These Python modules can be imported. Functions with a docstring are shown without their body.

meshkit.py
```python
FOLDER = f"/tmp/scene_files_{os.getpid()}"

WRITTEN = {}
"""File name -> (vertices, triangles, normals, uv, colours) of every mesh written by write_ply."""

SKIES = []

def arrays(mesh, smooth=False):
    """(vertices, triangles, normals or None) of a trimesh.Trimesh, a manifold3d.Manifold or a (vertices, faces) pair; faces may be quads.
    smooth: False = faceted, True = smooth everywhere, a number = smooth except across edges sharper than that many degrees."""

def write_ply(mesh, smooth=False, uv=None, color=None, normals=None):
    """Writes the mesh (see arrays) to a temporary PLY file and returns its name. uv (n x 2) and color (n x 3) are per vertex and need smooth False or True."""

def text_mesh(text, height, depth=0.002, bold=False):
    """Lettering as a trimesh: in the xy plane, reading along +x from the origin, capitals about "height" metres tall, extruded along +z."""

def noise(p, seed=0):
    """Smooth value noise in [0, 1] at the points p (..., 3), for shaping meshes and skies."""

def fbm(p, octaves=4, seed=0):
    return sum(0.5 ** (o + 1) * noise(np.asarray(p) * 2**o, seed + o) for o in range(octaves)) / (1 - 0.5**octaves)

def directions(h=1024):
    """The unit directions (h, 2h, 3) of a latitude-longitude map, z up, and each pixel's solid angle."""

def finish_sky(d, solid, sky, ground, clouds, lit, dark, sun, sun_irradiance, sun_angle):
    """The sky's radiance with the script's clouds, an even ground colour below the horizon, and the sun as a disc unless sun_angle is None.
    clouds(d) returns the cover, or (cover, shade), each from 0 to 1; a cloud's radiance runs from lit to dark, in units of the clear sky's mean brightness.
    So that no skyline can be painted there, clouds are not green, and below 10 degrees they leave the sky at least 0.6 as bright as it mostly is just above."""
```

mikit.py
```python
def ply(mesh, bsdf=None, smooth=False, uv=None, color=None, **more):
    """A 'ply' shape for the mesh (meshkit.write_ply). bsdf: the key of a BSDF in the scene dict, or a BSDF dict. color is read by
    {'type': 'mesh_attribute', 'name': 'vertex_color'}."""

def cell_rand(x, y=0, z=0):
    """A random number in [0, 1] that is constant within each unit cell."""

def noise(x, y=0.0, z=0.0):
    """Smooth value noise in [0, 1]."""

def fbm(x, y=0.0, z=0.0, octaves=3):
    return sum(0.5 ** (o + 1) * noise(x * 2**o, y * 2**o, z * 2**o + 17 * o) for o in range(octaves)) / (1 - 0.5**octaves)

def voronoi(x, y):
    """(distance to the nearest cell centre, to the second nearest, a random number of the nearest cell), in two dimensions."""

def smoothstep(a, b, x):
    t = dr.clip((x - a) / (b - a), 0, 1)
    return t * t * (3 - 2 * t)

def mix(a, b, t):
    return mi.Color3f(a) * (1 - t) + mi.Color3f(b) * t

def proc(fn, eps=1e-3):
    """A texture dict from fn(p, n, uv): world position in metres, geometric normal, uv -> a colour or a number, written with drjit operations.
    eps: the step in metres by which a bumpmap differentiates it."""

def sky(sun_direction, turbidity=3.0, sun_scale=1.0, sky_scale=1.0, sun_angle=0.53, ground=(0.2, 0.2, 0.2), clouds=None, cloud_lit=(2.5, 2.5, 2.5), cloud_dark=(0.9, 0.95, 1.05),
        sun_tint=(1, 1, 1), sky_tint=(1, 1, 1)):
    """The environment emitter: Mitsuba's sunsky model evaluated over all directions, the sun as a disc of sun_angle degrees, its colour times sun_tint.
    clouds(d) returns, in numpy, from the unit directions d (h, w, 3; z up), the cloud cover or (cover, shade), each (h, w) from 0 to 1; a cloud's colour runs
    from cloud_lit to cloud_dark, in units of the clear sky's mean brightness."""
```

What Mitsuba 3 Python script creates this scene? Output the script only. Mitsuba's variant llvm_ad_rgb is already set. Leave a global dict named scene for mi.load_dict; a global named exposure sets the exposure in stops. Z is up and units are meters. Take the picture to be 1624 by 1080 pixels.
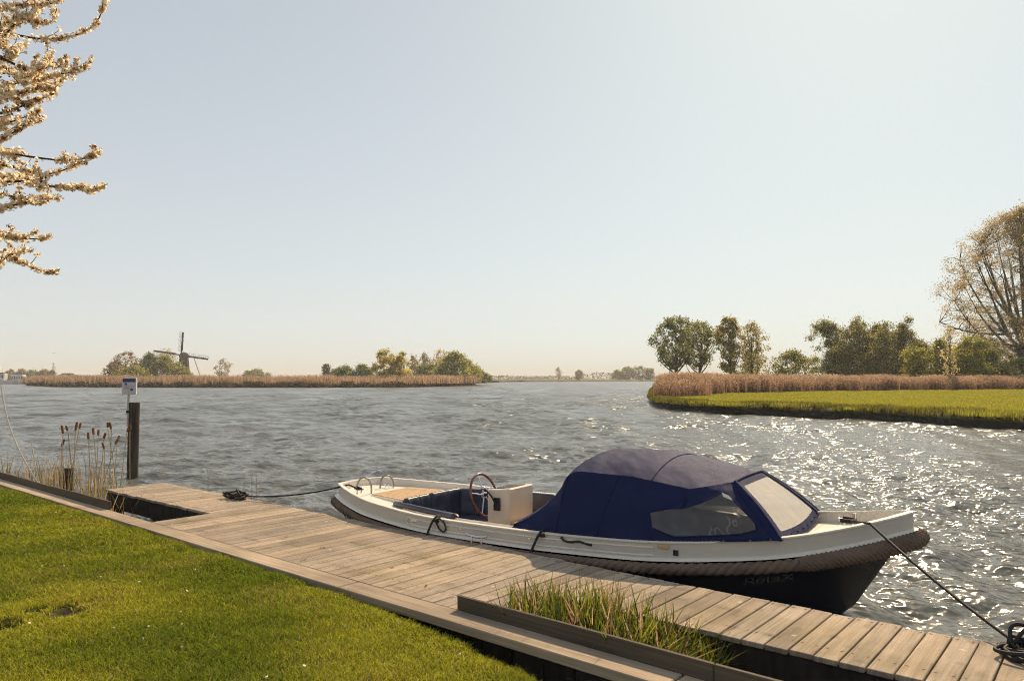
import math, random
import numpy as np, trimesh, drjit as dr, mitsuba as mi, mikit, meshkit
from scipy.interpolate import PchipInterpolator
from shapely.geometry import Polygon, LineString
T = mi.ScalarTransform4f
scene, labels = {}, {}

# ------------------------------------------------------------------ camera, light, exposure
EYE, PITCH, FOC = 1.6, math.atan(60 / 1176.0), 1176.0          # metres above the jetty, upward tilt, focal length in photo pixels (1624 wide)
scene['camera'] = {'type': 'perspective', 'fov': math.degrees(2 * math.atan(812 / FOC)), 'fov_axis': 'x', 'near_clip': 0.1, 'far_clip': 6000.0,
                   'to_world': T().look_at(origin=[0, 0, EYE], target=[0, math.cos(PITCH), EYE + math.sin(PITCH)], up=[0, 0, 1])}
SUN_AZ, SUN_EL = math.radians(27), math.radians(40.5)
SUN = [math.sin(SUN_AZ) * math.cos(SUN_EL), math.cos(SUN_AZ) * math.cos(SUN_EL), math.sin(SUN_EL)]


def thin_veil(d):
    """A thin even veil of high haze, thicker towards the horizon and thinning to clear air at the zenith."""
    el = np.degrees(np.arcsin(np.clip(d[..., 2], -1, 1)))
    off = np.degrees(np.arccos(np.clip(d @ np.array(SUN), -1, 1)))
    ahead = 0.55 + 0.45 * np.clip((140.0 - off) / 75.0, 0, 1)          # haze scatters forward: it is thinner to look at away from the sun
    return (0.40 + 0.36 * np.exp(-np.maximum(el, 0) / 15.0)) * ahead + 0.16 * np.exp(-(off / 26.0) ** 2), 0 * el


scene['sky'] = mikit.sky(SUN, turbidity=3.2, clouds=thin_veil, cloud_lit=(2.30, 2.16, 1.98), sun_tint=(1.0, 0.92, 0.78), sky_tint=(0.97, 1.03, 0.92))
exposure = 2.03

# ------------------------------------------------------------------ frames: world (x right, y ahead, z up), jetty (u, v), boat (x, y)
WATER = -0.45


def ray(x, y):
    dx, dz = (x - 812) / FOC, -(y - 540) / FOC
    c, s = math.cos(PITCH), math.sin(PITCH)
    return np.array([dx, c - dz * s, s + dz * c])


def at(x, y, z=0.0):
    r = ray(x, y)
    return np.array([0, 0, EYE]) + r * ((z - EYE) / r[2])


def far(x, y, dist):
    r = ray(x, y)
    return np.array([0, 0, EYE]) + r * (dist / r[1])


U = np.array([0.77087, -0.63699, 0.0]); U /= np.linalg.norm(U)
V = np.array([-U[1], U[0], 0.0])
Z = np.array([0, 0, 1.0])


def dock(a):
    a = np.atleast_2d(np.asarray(a, float))
    return a[:, :1] * U + a[:, 1:2] * V + a[:, 2:3] * Z


PSI, BL, BV = math.radians(6.04), 6.355, 6.573
BX, BY = math.cos(PSI) * U + math.sin(PSI) * V, -math.sin(PSI) * U + math.cos(PSI) * V
BO = -4.5555 * U + BV * V - BX * BL / 2


def boat(a):
    a = np.atleast_2d(np.asarray(a, float))
    return BO + a[:, :1] * BX + a[:, 1:2] * BY + a[:, 2:3] * Z


# ------------------------------------------------------------------ helpers
def key_for(name):
    if name not in scene and name not in labels:
        return name
    k = 1
    while f'{name}_{k:03d}' in scene or f'{name}_{k:03d}' in labels:
        k += 1
    return f'{name}_{k:03d}'


def thing(name, label, cat, group=None, kind=None):
    key = key_for(name)
    labels[key] = {'label': label, 'category': cat}
    if group: labels[key]['group'] = group
    if kind: labels[key]['kind'] = kind
    return key


def put(name, mesh, bsdf, parent=None, smooth=False, label=None, kind=None, cat=None, group=None, color=None, **more):
    key = key_for(f'{parent}__{name}' if parent else name)
    if color is not None:
        n = len(mesh.vertices)
        c = np.asarray(color, float)
        if c.ndim == 1: c = np.tile(c, (n, 1))
        if smooth not in (False, True):
            mesh = trimesh.graph.smooth_shade(mesh, angle=np.radians(smooth), facet_minarea=None)
            c = np.tile(c[0], (len(mesh.vertices), 1)); smooth = True
        scene[key] = mikit.ply(mesh, bsdf, smooth=smooth, color=c, **more)
    else:
        scene[key] = mikit.ply(mesh, bsdf, smooth=smooth, **more)
    d = {k: v for k, v in (('label', label), ('category', cat), ('group', group), ('kind', kind)) if v}
    if d: labels[key] = d
    return key


def tm(v, f):
    f = np.asarray(f)
    if f.shape[1] == 4: f = np.vstack([f[:, [0, 1, 2]], f[:, [0, 2, 3]]])
    return trimesh.Trimesh(np.asarray(v, float), f, process=False)


def cat_mesh(ms):
    return trimesh.util.concatenate(ms)


def grid_mesh(P):
    """Mesh of an (n, m, 3) array of points."""
    n, m = P.shape[:2]
    i = np.arange(n * m).reshape(n, m)
    q = np.stack([i[:-1, :-1], i[1:, :-1], i[1:, 1:], i[:-1, 1:]], -1).reshape(-1, 4)
    return tm(P.reshape(-1, 3), q)


def tube(path, r, sides=8, closed=False, caps=True, rfun=None):
    """Tube along a polyline; r a number or per point; rfun(phi, s) multiplies the radius."""
    P = np.asarray(path, float)
    n = len(P)
    tan = np.gradient(P, axis=0) if not closed else np.roll(P, -1, 0) - np.roll(P, 1, 0)
    tan /= np.maximum(np.linalg.norm(tan, axis=1, keepdims=True), 1e-12)
    ref = np.tile(Z, (n, 1)); steep = np.abs(tan[:, 2]) > 0.9
    if steep.any():
        nrm = np.zeros((n, 3)); a = np.cross(tan[0], [0.3, 0.9, 0.2]); a /= np.linalg.norm(a)
        for k in range(n):
            a = a - tan[k] * (a @ tan[k]); a /= np.linalg.norm(a); nrm[k] = a
    else:
        nrm = np.cross(tan, ref); nrm /= np.linalg.norm(nrm, axis=1, keepdims=True)
    bi = np.cross(tan, nrm)
    phi = np.arange(sides) / sides * 2 * np.pi
    R = np.broadcast_to(np.asarray(r, float), (n,))[:, None] * np.ones(sides)
    if rfun is not None:
        s = np.concatenate([[0], np.cumsum(np.linalg.norm(np.diff(P, axis=0), axis=1))])
        R = R * rfun(phi[None, :], s[:, None])
    W = P[:, None] + R[..., None] * (np.cos(phi)[None, :, None] * nrm[:, None] + np.sin(phi)[None, :, None] * bi[:, None])
    i = np.arange(n * sides).reshape(n, sides)
    a, b = (i, np.roll(i, -1, 0)) if closed else (i[:-1], i[1:])
    q = np.stack([a, np.roll(a, -1, 1), np.roll(b, -1, 1), b], -1).reshape(-1, 4)
    v = W.reshape(-1, 3)
    f = np.vstack([q[:, [0, 1, 2]], q[:, [0, 2, 3]]])
    if not closed and caps:
        v = np.vstack([v, P[:1], P[-1:]])
        k = np.arange(sides)
        f = np.vstack([f, np.stack([i[0][(k + 1) % sides], i[0][k], k * 0 + n * sides], 1), np.stack([i[-1][k], i[-1][(k + 1) % sides], k * 0 + n * sides + 1], 1)])
    return tm(v, f)


def curve(pts, n=40):
    """Smooth curve through points."""
    p = np.asarray(pts, float)
    s = np.concatenate([[0], np.cumsum(np.linalg.norm(np.diff(p, axis=0), axis=1))])
    if len(p) == 2: return p[0] + (p[1] - p[0]) * np.linspace(0, 1, n)[:, None]
    from scipy.interpolate import CubicSpline
    return np.stack([PchipInterpolator(s, p[:, k])(np.linspace(0, s[-1], n)) if len(p) < 3 else CubicSpline(s, p[:, k])(np.linspace(0, s[-1], n)) for k in range(p.shape[1])], 1)


def bevel_box(x0, x1, y0, y1, z0, z1, c=0.006):
    """Chamfered box in local coordinates."""
    v = []
    for (a, b, cc) in ((0, c, c), (c, 0, c), (c, c, 0)):
        for sx in (0, 1):
            for sy in (0, 1):
                for sz in (0, 1):
                    v.append([x1 - a if sx else x0 + a, y1 - b if sy else y0 + b, z1 - cc if sz else z0 + cc])
    return trimesh.Trimesh(v, [[0, 1, 2]], process=False).convex_hull


def mapped(mesh, fn):
    m = mesh.copy(); m.vertices = fn(m.vertices); return m


def tri_area(poly, step=None):
    """(points 2d, faces) of a shapely polygon."""
    v, f = trimesh.creation.triangulate_polygon(poly, engine='earcut')
    if step:
        v3, f = trimesh.remesh.subdivide_to_size(np.c_[v, np.zeros(len(v))], f, step, max_iter=12)
        m = trimesh.Trimesh(v3, f, process=True); v, f = m.vertices[:, :2], m.faces
    return np.asarray(v), np.asarray(f)


def up_faces(m):
    """Turns faces so that they look up."""
    n = m.face_normals
    f = m.faces.copy(); f[n[:, 2] < 0] = f[n[:, 2] < 0][:, ::-1]
    return tm(m.vertices, f)


# ------------------------------------------------------------------ materials
VC = {'type': 'mesh_attribute', 'name': 'vertex_color'}


def rgb(*c):
    return {'type': 'rgb', 'value': list(c)}


def two(b): return {'type': 'twosided', 'bsdf': b}


scene['m_matte'] = two({'type': 'principled', 'base_color': VC, 'roughness': 0.85, 'specular': 0.25})
scene['m_gloss'] = two({'type': 'principled', 'base_color': VC, 'roughness': 0.32, 'specular': 0.5})
scene['m_leaf'] = {'type': 'principledthin', 'base_color': VC, 'roughness': 0.55, 'diff_trans': 1.5, 'spec_trans': 0.0, 'eta': 1.35}
scene['m_grass'] = {'type': 'principledthin', 'base_color': VC, 'roughness': 0.6, 'diff_trans': 0.85, 'spec_trans': 0.0, 'eta': 1.3}
scene['m_chrome'] = two({'type': 'roughconductor', 'material': 'Cr', 'alpha': 0.12})
scene['m_steel'] = two({'type': 'principled', 'base_color': rgb(0.30, 0.29, 0.27), 'roughness': 0.3, 'metallic': 0.9})
scene['m_post'] = two({'type': 'principled', 'base_color': mikit.proc(lambda p, n, uv: mikit.mix(mi.Color3f(0.022, 0.018, 0.016), mi.Color3f(0.10, 0.072, 0.055), dr.clip(mikit.fbm(p.x * 40, p.y * 40, p.z * 2.5, octaves=3) * 1.5 - 0.3, 0, 1))), 'roughness': 0.85, 'specular': 0.2})
scene['m_rope'] = two({'type': 'principled', 'base_color': rgb(0.012, 0.012, 0.014), 'roughness': 0.7})
scene['m_hull_dark'] = two({'type': 'principled', 'base_color': rgb(0.006, 0.0065, 0.012), 'roughness': 0.28, 'specular': 0.35})


def UVc(p): return p.x * float(U[0]) + p.y * float(U[1]), p.x * float(V[0]) + p.y * float(V[1])


PITCH_PLANK, PLANK0 = 0.1425, -2.019


def plank_colour(p, n, uv):
    u, v = UVc(p)
    idx = dr.floor((u - PLANK0) / PITCH_PLANK)
    t = mikit.cell_rand(idx, 3)
    t2 = mikit.cell_rand(idx, 7)
    g = mikit.fbm(u * 90 + idx * 13, v * 4.0, idx, octaves=3)
    streak = mikit.fbm(u * 28 + idx * 5, v * 1.1 + 9, idx * 2, octaves=2)
    blotch = mikit.fbm(u * 1.3, v * 2.2, 4, octaves=3)
    fine = mikit.noise(u * 320, v * 160, 2)
    c = mikit.mix(mi.Color3f(0.41, 0.32, 0.225), mi.Color3f(0.17, 0.135, 0.10), dr.clip(t * 0.75 + (blotch - 0.5) * 0.9, 0, 1))
    c = mikit.mix(c, mi.Color3f(0.34, 0.29, 0.235), t2 * 0.6)
    c = c * (0.66 + 0.5 * g) * (0.82 + 0.36 * streak) * (0.86 + 0.28 * fine)
    ends = mikit.smoothstep(0.75, 0.95, mikit.noise(u * 9, v * 9, 8))
    c = c * (1 - 0.25 * ends)
    lu = u - PLANK0 - idx * PITCH_PLANK - PITCH_PLANK / 2
    row = dr.minimum(dr.minimum(dr.abs(v - 5.33), dr.abs(v - 4.66)), dr.abs(v - 4.02) + 0.0)
    su = dr.abs(dr.abs(lu) - 0.042) + 0.008 * (t - 0.5)
    screw = mikit.smoothstep(0.0085, 0.005, dr.sqrt(su * su + row * row))
    rust = mikit.smoothstep(0.016, 0.0, su) * mikit.smoothstep(0.07, 0.0, row) * t2
    c = mikit.mix(c, c * mi.Color3f(0.62, 0.5, 0.42), rust * 0.7)
    c = mikit.mix(c, mi.Color3f(0.05, 0.035, 0.028), screw)
    d1, d2, w = mikit.voronoi(u * 2.6, v * 2.6)
    drop = mikit.smoothstep(0.050 + 0.03 * w, 0.030, d1 + 0.03 * mikit.noise(u * 60, v * 60, 3)) * dr.select(w > 0.72, 1.0, 0.0)
    c = mikit.mix(c, mi.Color3f(0.60, 0.57, 0.50), drop * 0.55)
    algae = mikit.smoothstep(0.52, 0.78, mikit.fbm(u * 1.1, v * 3.0, 12, octaves=3))
    return mikit.mix(c, c * mi.Color3f(0.76, 0.76, 0.68), algae * 0.8)


def plank_relief(p, n, uv):
    u, v = UVc(p)
    idx = dr.floor((u - PLANK0) / PITCH_PLANK)
    return mikit.fbm(u * 75 + idx * 13, v * 3.0, idx, octaves=2) + 0.35 * mikit.noise(u * 240, v * 30, 1)


scene['m_plank'] = two({'type': 'bumpmap', 'tex': mikit.proc(plank_relief, eps=0.002), 'scale': 0.0035,
                        'bsdf': {'type': 'principled', 'base_color': mikit.proc(plank_colour), 'roughness': 0.8, 'specular': 0.25}})


def beam_colour(p, n, uv):
    u, v = UVc(p)
    g = mikit.fbm(u * 2.0, v * 60, p.z * 70, octaves=3)
    b = mikit.fbm(u * 1.7, v * 1.7, p.z * 4, octaves=3)
    c = mikit.mix(mi.Color3f(0.40, 0.315, 0.225), mi.Color3f(0.21, 0.165, 0.12), dr.clip(b * 1.6 - 0.35, 0, 1)) * (0.6 + 0.75 * g)
    wet = mikit.smoothstep(-0.12, -0.34, p.z + 0.1 * (b - 0.5))
    return mikit.mix(c, mi.Color3f(0.03, 0.026, 0.018), wet)


scene['m_board_shaded'] = two({'type': 'principled', 'base_color': mikit.proc(lambda p, n, uv: beam_colour(p, n, uv) * 0.27), 'roughness': 0.8, 'specular': 0.25})  # beam colour darkened to put the shade of the front face into it
scene['m_beam'] = two({'type': 'principled', 'base_color': mikit.proc(beam_colour), 'roughness': 0.8, 'specular': 0.25})


def tarred_colour(p, n, uv):
    g = mikit.fbm(p.x * 30, p.y * 30, p.z * 2.5, octaves=3)
    return mikit.mix(mi.Color3f(0.010, 0.009, 0.008), mi.Color3f(0.045, 0.035, 0.028), dr.clip(g * 1.4 - 0.25, 0, 1))


scene['m_pile'] = two({'type': 'principled', 'base_color': mikit.proc(tarred_colour), 'roughness': 0.8, 'specular': 0.25})


def BXY(p):
    x, y = p.x - float(BO[0]), p.y - float(BO[1])
    return x * float(BX[0]) + y * float(BX[1]), x * float(BY[0]) + y * float(BY[1])


def white_colour(p, n, uv):
    x, y = BXY(p)
    d = mikit.fbm(x * 2, y * 2, p.z * 5, octaves=3)
    return mi.Color3f(0.68, 0.63, 0.545) * (0.92 + 0.14 * d)


scene['m_topside_shaded'] = two({'type': 'principled', 'base_color': mikit.proc(lambda p, n, uv: white_colour(p, n, uv) * mi.Color3f(0.72, 0.72, 0.71)), 'roughness': 0.36, 'specular': 0.4})  # the white darkened, so the colour carries the band's shade
scene['m_white'] = two({'type': 'principled', 'base_color': mikit.proc(white_colour), 'roughness': 0.32, 'specular': 0.45})


def canvas_colour(p, n, uv):
    d = mikit.fbm(p.x * 4, p.y * 4, p.z * 5, octaves=3)
    w = mikit.noise(p.x * 260, p.y * 260, p.z * 260)
    return mi.Color3f(0.0095, 0.0130, 0.039) * (0.75 + 0.5 * d) * (0.85 + 0.3 * w)


def canvas_relief(p, n, uv):
    x, y = BXY(p)
    return mikit.fbm(x * 5 + y * 2, y * 3 - x, p.z * 6, octaves=3)


scene['m_canvas'] = two({'type': 'bumpmap', 'tex': mikit.proc(canvas_relief, eps=0.006), 'scale': 0.032,
                         'bsdf': {'type': 'principled', 'base_color': mikit.proc(canvas_colour), 'roughness': 0.75, 'specular': 0.22, 'spec_tint': 0.9}})
scene['m_cushion'] = two({'type': 'principled', 'base_color': rgb(0.030, 0.032, 0.060), 'roughness': 0.42, 'specular': 0.5})


def fender_colour(p, n, uv):
    x, y = BXY(p)
    d = mikit.fbm(x * 8, y * 8, p.z * 14, octaves=3)
    w = mikit.noise(x * 200, y * 200, p.z * 200)
    return mi.Color3f(0.165, 0.115, 0.085) * (0.55 + 0.7 * d) * (0.8 + 0.4 * w)


scene['m_fender'] = two({'type': 'principled', 'base_color': mikit.proc(fender_colour), 'roughness': 0.85, 'specular': 0.2})


def teak_colour(p, n, uv):
    x, y = BXY(p)
    g = mikit.fbm(x * 3, y * 120, 3, octaves=3)
    return mi.Color3f(0.50, 0.33, 0.17) * (0.65 + 0.6 * g)


scene['m_teak'] = two({'type': 'principled', 'base_color': mikit.proc(teak_colour), 'roughness': 0.55, 'specular': 0.4})
scene['m_mahogany'] = two({'type': 'principled', 'base_color': rgb(0.16, 0.035, 0.018), 'roughness': 0.22, 'clearcoat': 0.6, 'specular': 0.5})


def vinyl_haze_reflections(p, n, uv):
    x, y = BXY(p)
    a = mikit.fbm(x * 9 + 3 * p.z, y * 4, p.z * 5, octaves=3)
    return 0.012 + 0.05 * a + 0.30 * mikit.smoothstep(0.035, 0.0, dr.abs(a - 0.56)) * mikit.smoothstep(0.45, 0.7, mikit.noise(x * 4, y * 4, p.z * 4))  # slight haze, plus pale streaks painted as reflections in wrinkled vinyl


def screen_haze(p, n, uv):
    x, y = BXY(p)
    return 0.60 + 0.25 * mikit.fbm(x * 6, y * 9, p.z * 5, octaves=3)


MILKY = {'type': 'principledthin', 'base_color': rgb(0.86, 0.80, 0.69), 'roughness': 0.5, 'diff_trans': 1.6, 'spec_trans': 0.0, 'eta': 1.4}
scene['m_vinyl'] = {'type': 'blendbsdf', 'weight': mikit.proc(vinyl_haze_reflections), 'a': {'type': 'thindielectric'}, 'b': dict(MILKY)}
scene['m_screen'] = {'type': 'blendbsdf', 'weight': mikit.proc(screen_haze), 'a': {'type': 'thindielectric'}, 'b': dict(MILKY, diff_trans=0.6)}
scene['m_clear'] = {'type': 'thindielectric'}

# ------------------------------------------------------------------ water
rng = np.random.default_rng(11)
NW = 56
lam = np.exp(np.concatenate([rng.uniform(math.log(0.30), math.log(1.7), NW - 10), rng.uniform(math.log(1.9), math.log(5.0), 10)]))
wdir = math.radians(-98) + rng.normal(0, 1.05, NW)               # the wind drives the waves towards the jetty
wk = 2 * np.pi / lam
wx, wy, wp = wk * np.cos(wdir), wk * np.sin(wdir), rng.uniform(0, 2 * np.pi, NW)
wa = 0.038 * np.where(lam > 1.8, 0.8, 1.0) / wk                             # steepness of each wave
FRINGE = 22.0


def gust(x, y):
    g_ = meshkit.fbm(np.stack([x * 0.26, y * 0.42, 0 * x], -1), 3, seed=3)
    return (0.60 + 0.95 * np.clip((g_ - 0.28) * 2.0, 0, 1) ** 1.3) * (0.65 + 0.7 * meshkit.fbm(np.stack([x * 0.05, y * 0.02, 0 * x], -1), 3, seed=4))


ang = np.radians(np.linspace(-82, 82, 720))
rad = [2.2]
while rad[-1] < 170: rad.append(rad[-1] * 1.0068 + 0.004)
rad += list(np.geomspace(rad[-1] * 1.03, 2600, 50))
rad = np.array(rad)
gx, gy = rad[:, None] * np.sin(ang), rad[:, None] * np.cos(ang) + 1.5
h = np.zeros_like(gx)
cell = np.maximum(np.gradient(rad)[:, None], rad[:, None] * (ang[1] - ang[0]))
shelter = 1.0
for k in range(NW):
    fade = np.clip(lam[k] / cell / 4.0 - 0.5, 0, 1)
    ph = wx[k] * gx + wy[k] * gy + wp[k]
    h += fade * wa[k] * (np.sin(ph) - 0.22 * np.cos(2 * ph))
h *= gust(gx, gy)


def near_shore(x, y):
    """Calmer between quay, jetty and hull."""
    u, v = x * U[0] + y * U[1], x * V[0] + y * V[1]
    return 0.25 + 0.75 * np.clip((v - 4.6) / 2.5, 0, 1)


h *= near_shore(gx, gy)
BUMP = sorted(range(NW), key=lambda k: lam[k])


def ripple(p, n, uv):
    x, y = p.x, p.y
    r = dr.sqrt(x * x + y * y)
    s = mi.Float(0)
    for k in range(NW):                      # the waves that the mesh is too coarse for at this distance
        w = 1 - dr.clip(float(lam[k]) / (0.0068 * r + 0.004) / 4.0 - 0.5, 0, 1)
        s += w * float(wa[k] * 1.15) * dr.sin(x * float(wx[k]) + y * float(wy[k]) + float(wp[k]))
    fine = mikit.fbm(x * 6.5 + 0.8 * y, y * 9.5, 0.0, octaves=3) * 0.042
    patch = 0.25 + 1.2 * mikit.fbm(x * 0.16, y * 0.08, 5, octaves=3)
    group = dr.square(mikit.fbm(x * 0.55, y * 0.16, 9, octaves=3)) * 3.4
    return s * (0.10 + group) + fine * patch


scene['m_water'] = {'type': 'bumpmap', 'tex': mikit.proc(ripple, eps=0.02), 'scale': 1.0,
                    'bsdf': {'type': 'principled', 'base_color': rgb(0.10, 0.106, 0.098), 'roughness': 0.14, 'eta': 1.34}}
put('water', grid_mesh(np.stack([gx, gy, WATER + h], -1)[:, ::-1]), 'm_water', smooth=True, kind='structure', label='grey rippled river water with sun glitter')

# ------------------------------------------------------------------ lawn
def v_out(u): return 3.555 + (-np.asarray(u, float) - 2.5) * 0.0205      # lawn side of the quay capping


def lawn_edge(u):
    u = np.asarray(u, float)
    back = np.interp(u, [-14, -4.3, -3.6, -3.2, -2.8, -2.3, 0, 4], [0.0, 0.0, 0.015, 0.05, 0.10, 0.17, 0.26, 0.28])
    scallop = (meshkit.fbm(np.stack([u * 5.5, 0 * u, 0 * u], -1), 3, seed=5) - 0.45) * np.interp(u, [-5, -3.6, -3], [0.03, 0.10, 0.16])
    return v_out(u) - back + np.minimum(scallop, back * 0.8)


HOLES = [(*(at(2, 1004, -0.06) @ np.c_[U, V]), 0.14, 0.055, 0.16), (*(at(98, 976, -0.05) @ np.c_[U, V]), 0.085, 0.05, 0.05),
         (*(at(119, 979, -0.05) @ np.c_[U, V]), 0.05, 0.04, 0.04), (*(at(52, 978, -0.05) @ np.c_[U, V]), 0.05, 0.03, 0.03), (*(at(67, 975, -0.05) @ np.c_[U, V]), 0.04, 0.03, 0.03)]
H0 = np.array(HOLES)


def hole(u, v):
    w = np.zeros_like(u); dep = np.zeros_like(u)
    wob = (meshkit.fbm(np.stack([u * 9, v * 9, 0 * u], -1), 3, seed=8) - 0.5) * 0.9
    for (cu, cv, a, b, d) in HOLES:
        du, dv = (u - cu), (v - cv)
        x, y = du * U[0] + dv * V[0], du * U[1] + dv * V[1]
        q = np.clip(1.25 - np.sqrt((x / a) ** 2 + (y / (b * 2.2)) ** 2) + wob, 0, 1)
        w = np.maximum(w, np.clip(q * 2.5, 0, 1)); dep = np.maximum(dep, q * d)
    return w, dep


def lawn_z(u, v):
    base = np.interp(u, [-14, -6, -4.2, -2.6, 2], [-0.008, -0.02, -0.045, -0.115, -0.13]) * np.clip(1 - (v_out(u) - v) / 4.0, 0.25, 1)
    bump = (meshkit.fbm(np.stack([u * 1.6, v * 1.6, 0 * u], -1), 4, seed=2) - 0.5) * 0.045
    e = lawn_edge(u) - v
    drop = np.interp(e, [-0.35, -0.10, -0.03, 0.02, 0.12], [-0.42, -0.36, -0.16, -0.025, 0])
    return base + bump * np.clip(e * 3 + 0.3, 0, 1) + drop - hole(u, v)[1]


us = np.concatenate([np.linspace(-70, -15.5, 30), np.arange(-15, 3, 0.045), np.linspace(3.5, 60, 25)])
vs = np.concatenate([np.linspace(-60, -4.5, 25), np.arange(-4, 3.2, 0.06), np.arange(3.2, 3.86, 0.022)])
uu, vv = np.meshgrid(us, vs, indexing='ij')
over = vv > v_out(uu) + 0.1
vv2 = np.where(over, np.minimum(vv, v_out(uu) + 0.1), vv)
zz = lawn_z(uu, vv2)
lawn_m = grid_mesh((uu[..., None] * U + vv2[..., None] * V + zz[..., None] * Z))
lawn_m = up_faces(lawn_m)
soil_w = np.maximum(hole(uu, vv2)[0], np.clip((vv2 - lawn_edge(uu)) * 14 + 0.4, 0, 1)).reshape(-1, 1)
nz = meshkit.fbm(np.stack([uu * 3, vv2 * 3, 0 * uu], -1), 4, seed=21).reshape(-1, 1)
thatch = np.array([0.085, 0.100, 0.016]) * (1 - nz) + np.array([0.125, 0.110, 0.028]) * nz
put('lawn', lawn_m, 'm_matte', smooth=True, kind='structure', label='short mown lawn along the quay with worn spots', color=thatch * (1 - soil_w) + np.array([0.022, 0.016, 0.010]) * soil_w)


def in_view(P, m=140):
    q = P - [0, 0, EYE]
    c, s = math.cos(PITCH), math.sin(PITCH)
    yy, zz_ = q[:, 1] * c + q[:, 2] * s, -q[:, 1] * s + q[:, 2] * c
    px, py = 812 + FOC * q[:, 0] / yy, 540 - FOC * zz_ / yy
    return (yy > 0.5) & (px > -m) & (px < 1624 + m) & (py < 1080 + m) & (py > -m)


def blades(base, height, width, lean, colour, rng, tip=0.15, bend=0.5, face=None):
    """Bent blades of two quads each: base (n,3), height, width, lean direction vectors (n,3); returns mesh and vertex colours."""
    n = len(base)
    a = rng.uniform(0, 2 * np.pi, n) if face is None else face
    side = np.stack([np.cos(a), np.sin(a), 0 * a], 1) * (width / 2)[:, None]
    mid = base + Z * (height * 0.55)[:, None] + lean * (bend * 0.35)
    top = base + Z * height[:, None] + lean
    v = np.stack([base - side, base + side, mid - side * 0.85, mid + side * 0.85, top - side * tip, top + side * tip], 1).reshape(-1, 3)
    i = np.arange(n)[:, None] * 6
    f = np.vstack([i + [0, 1, 3], i + [0, 3, 2], i + [2, 3, 5], i + [2, 5, 4]])
    c = np.repeat(colour, 6, 0).reshape(n, 6, 3)
    return tm(v, f), c.reshape(-1, 3)


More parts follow.
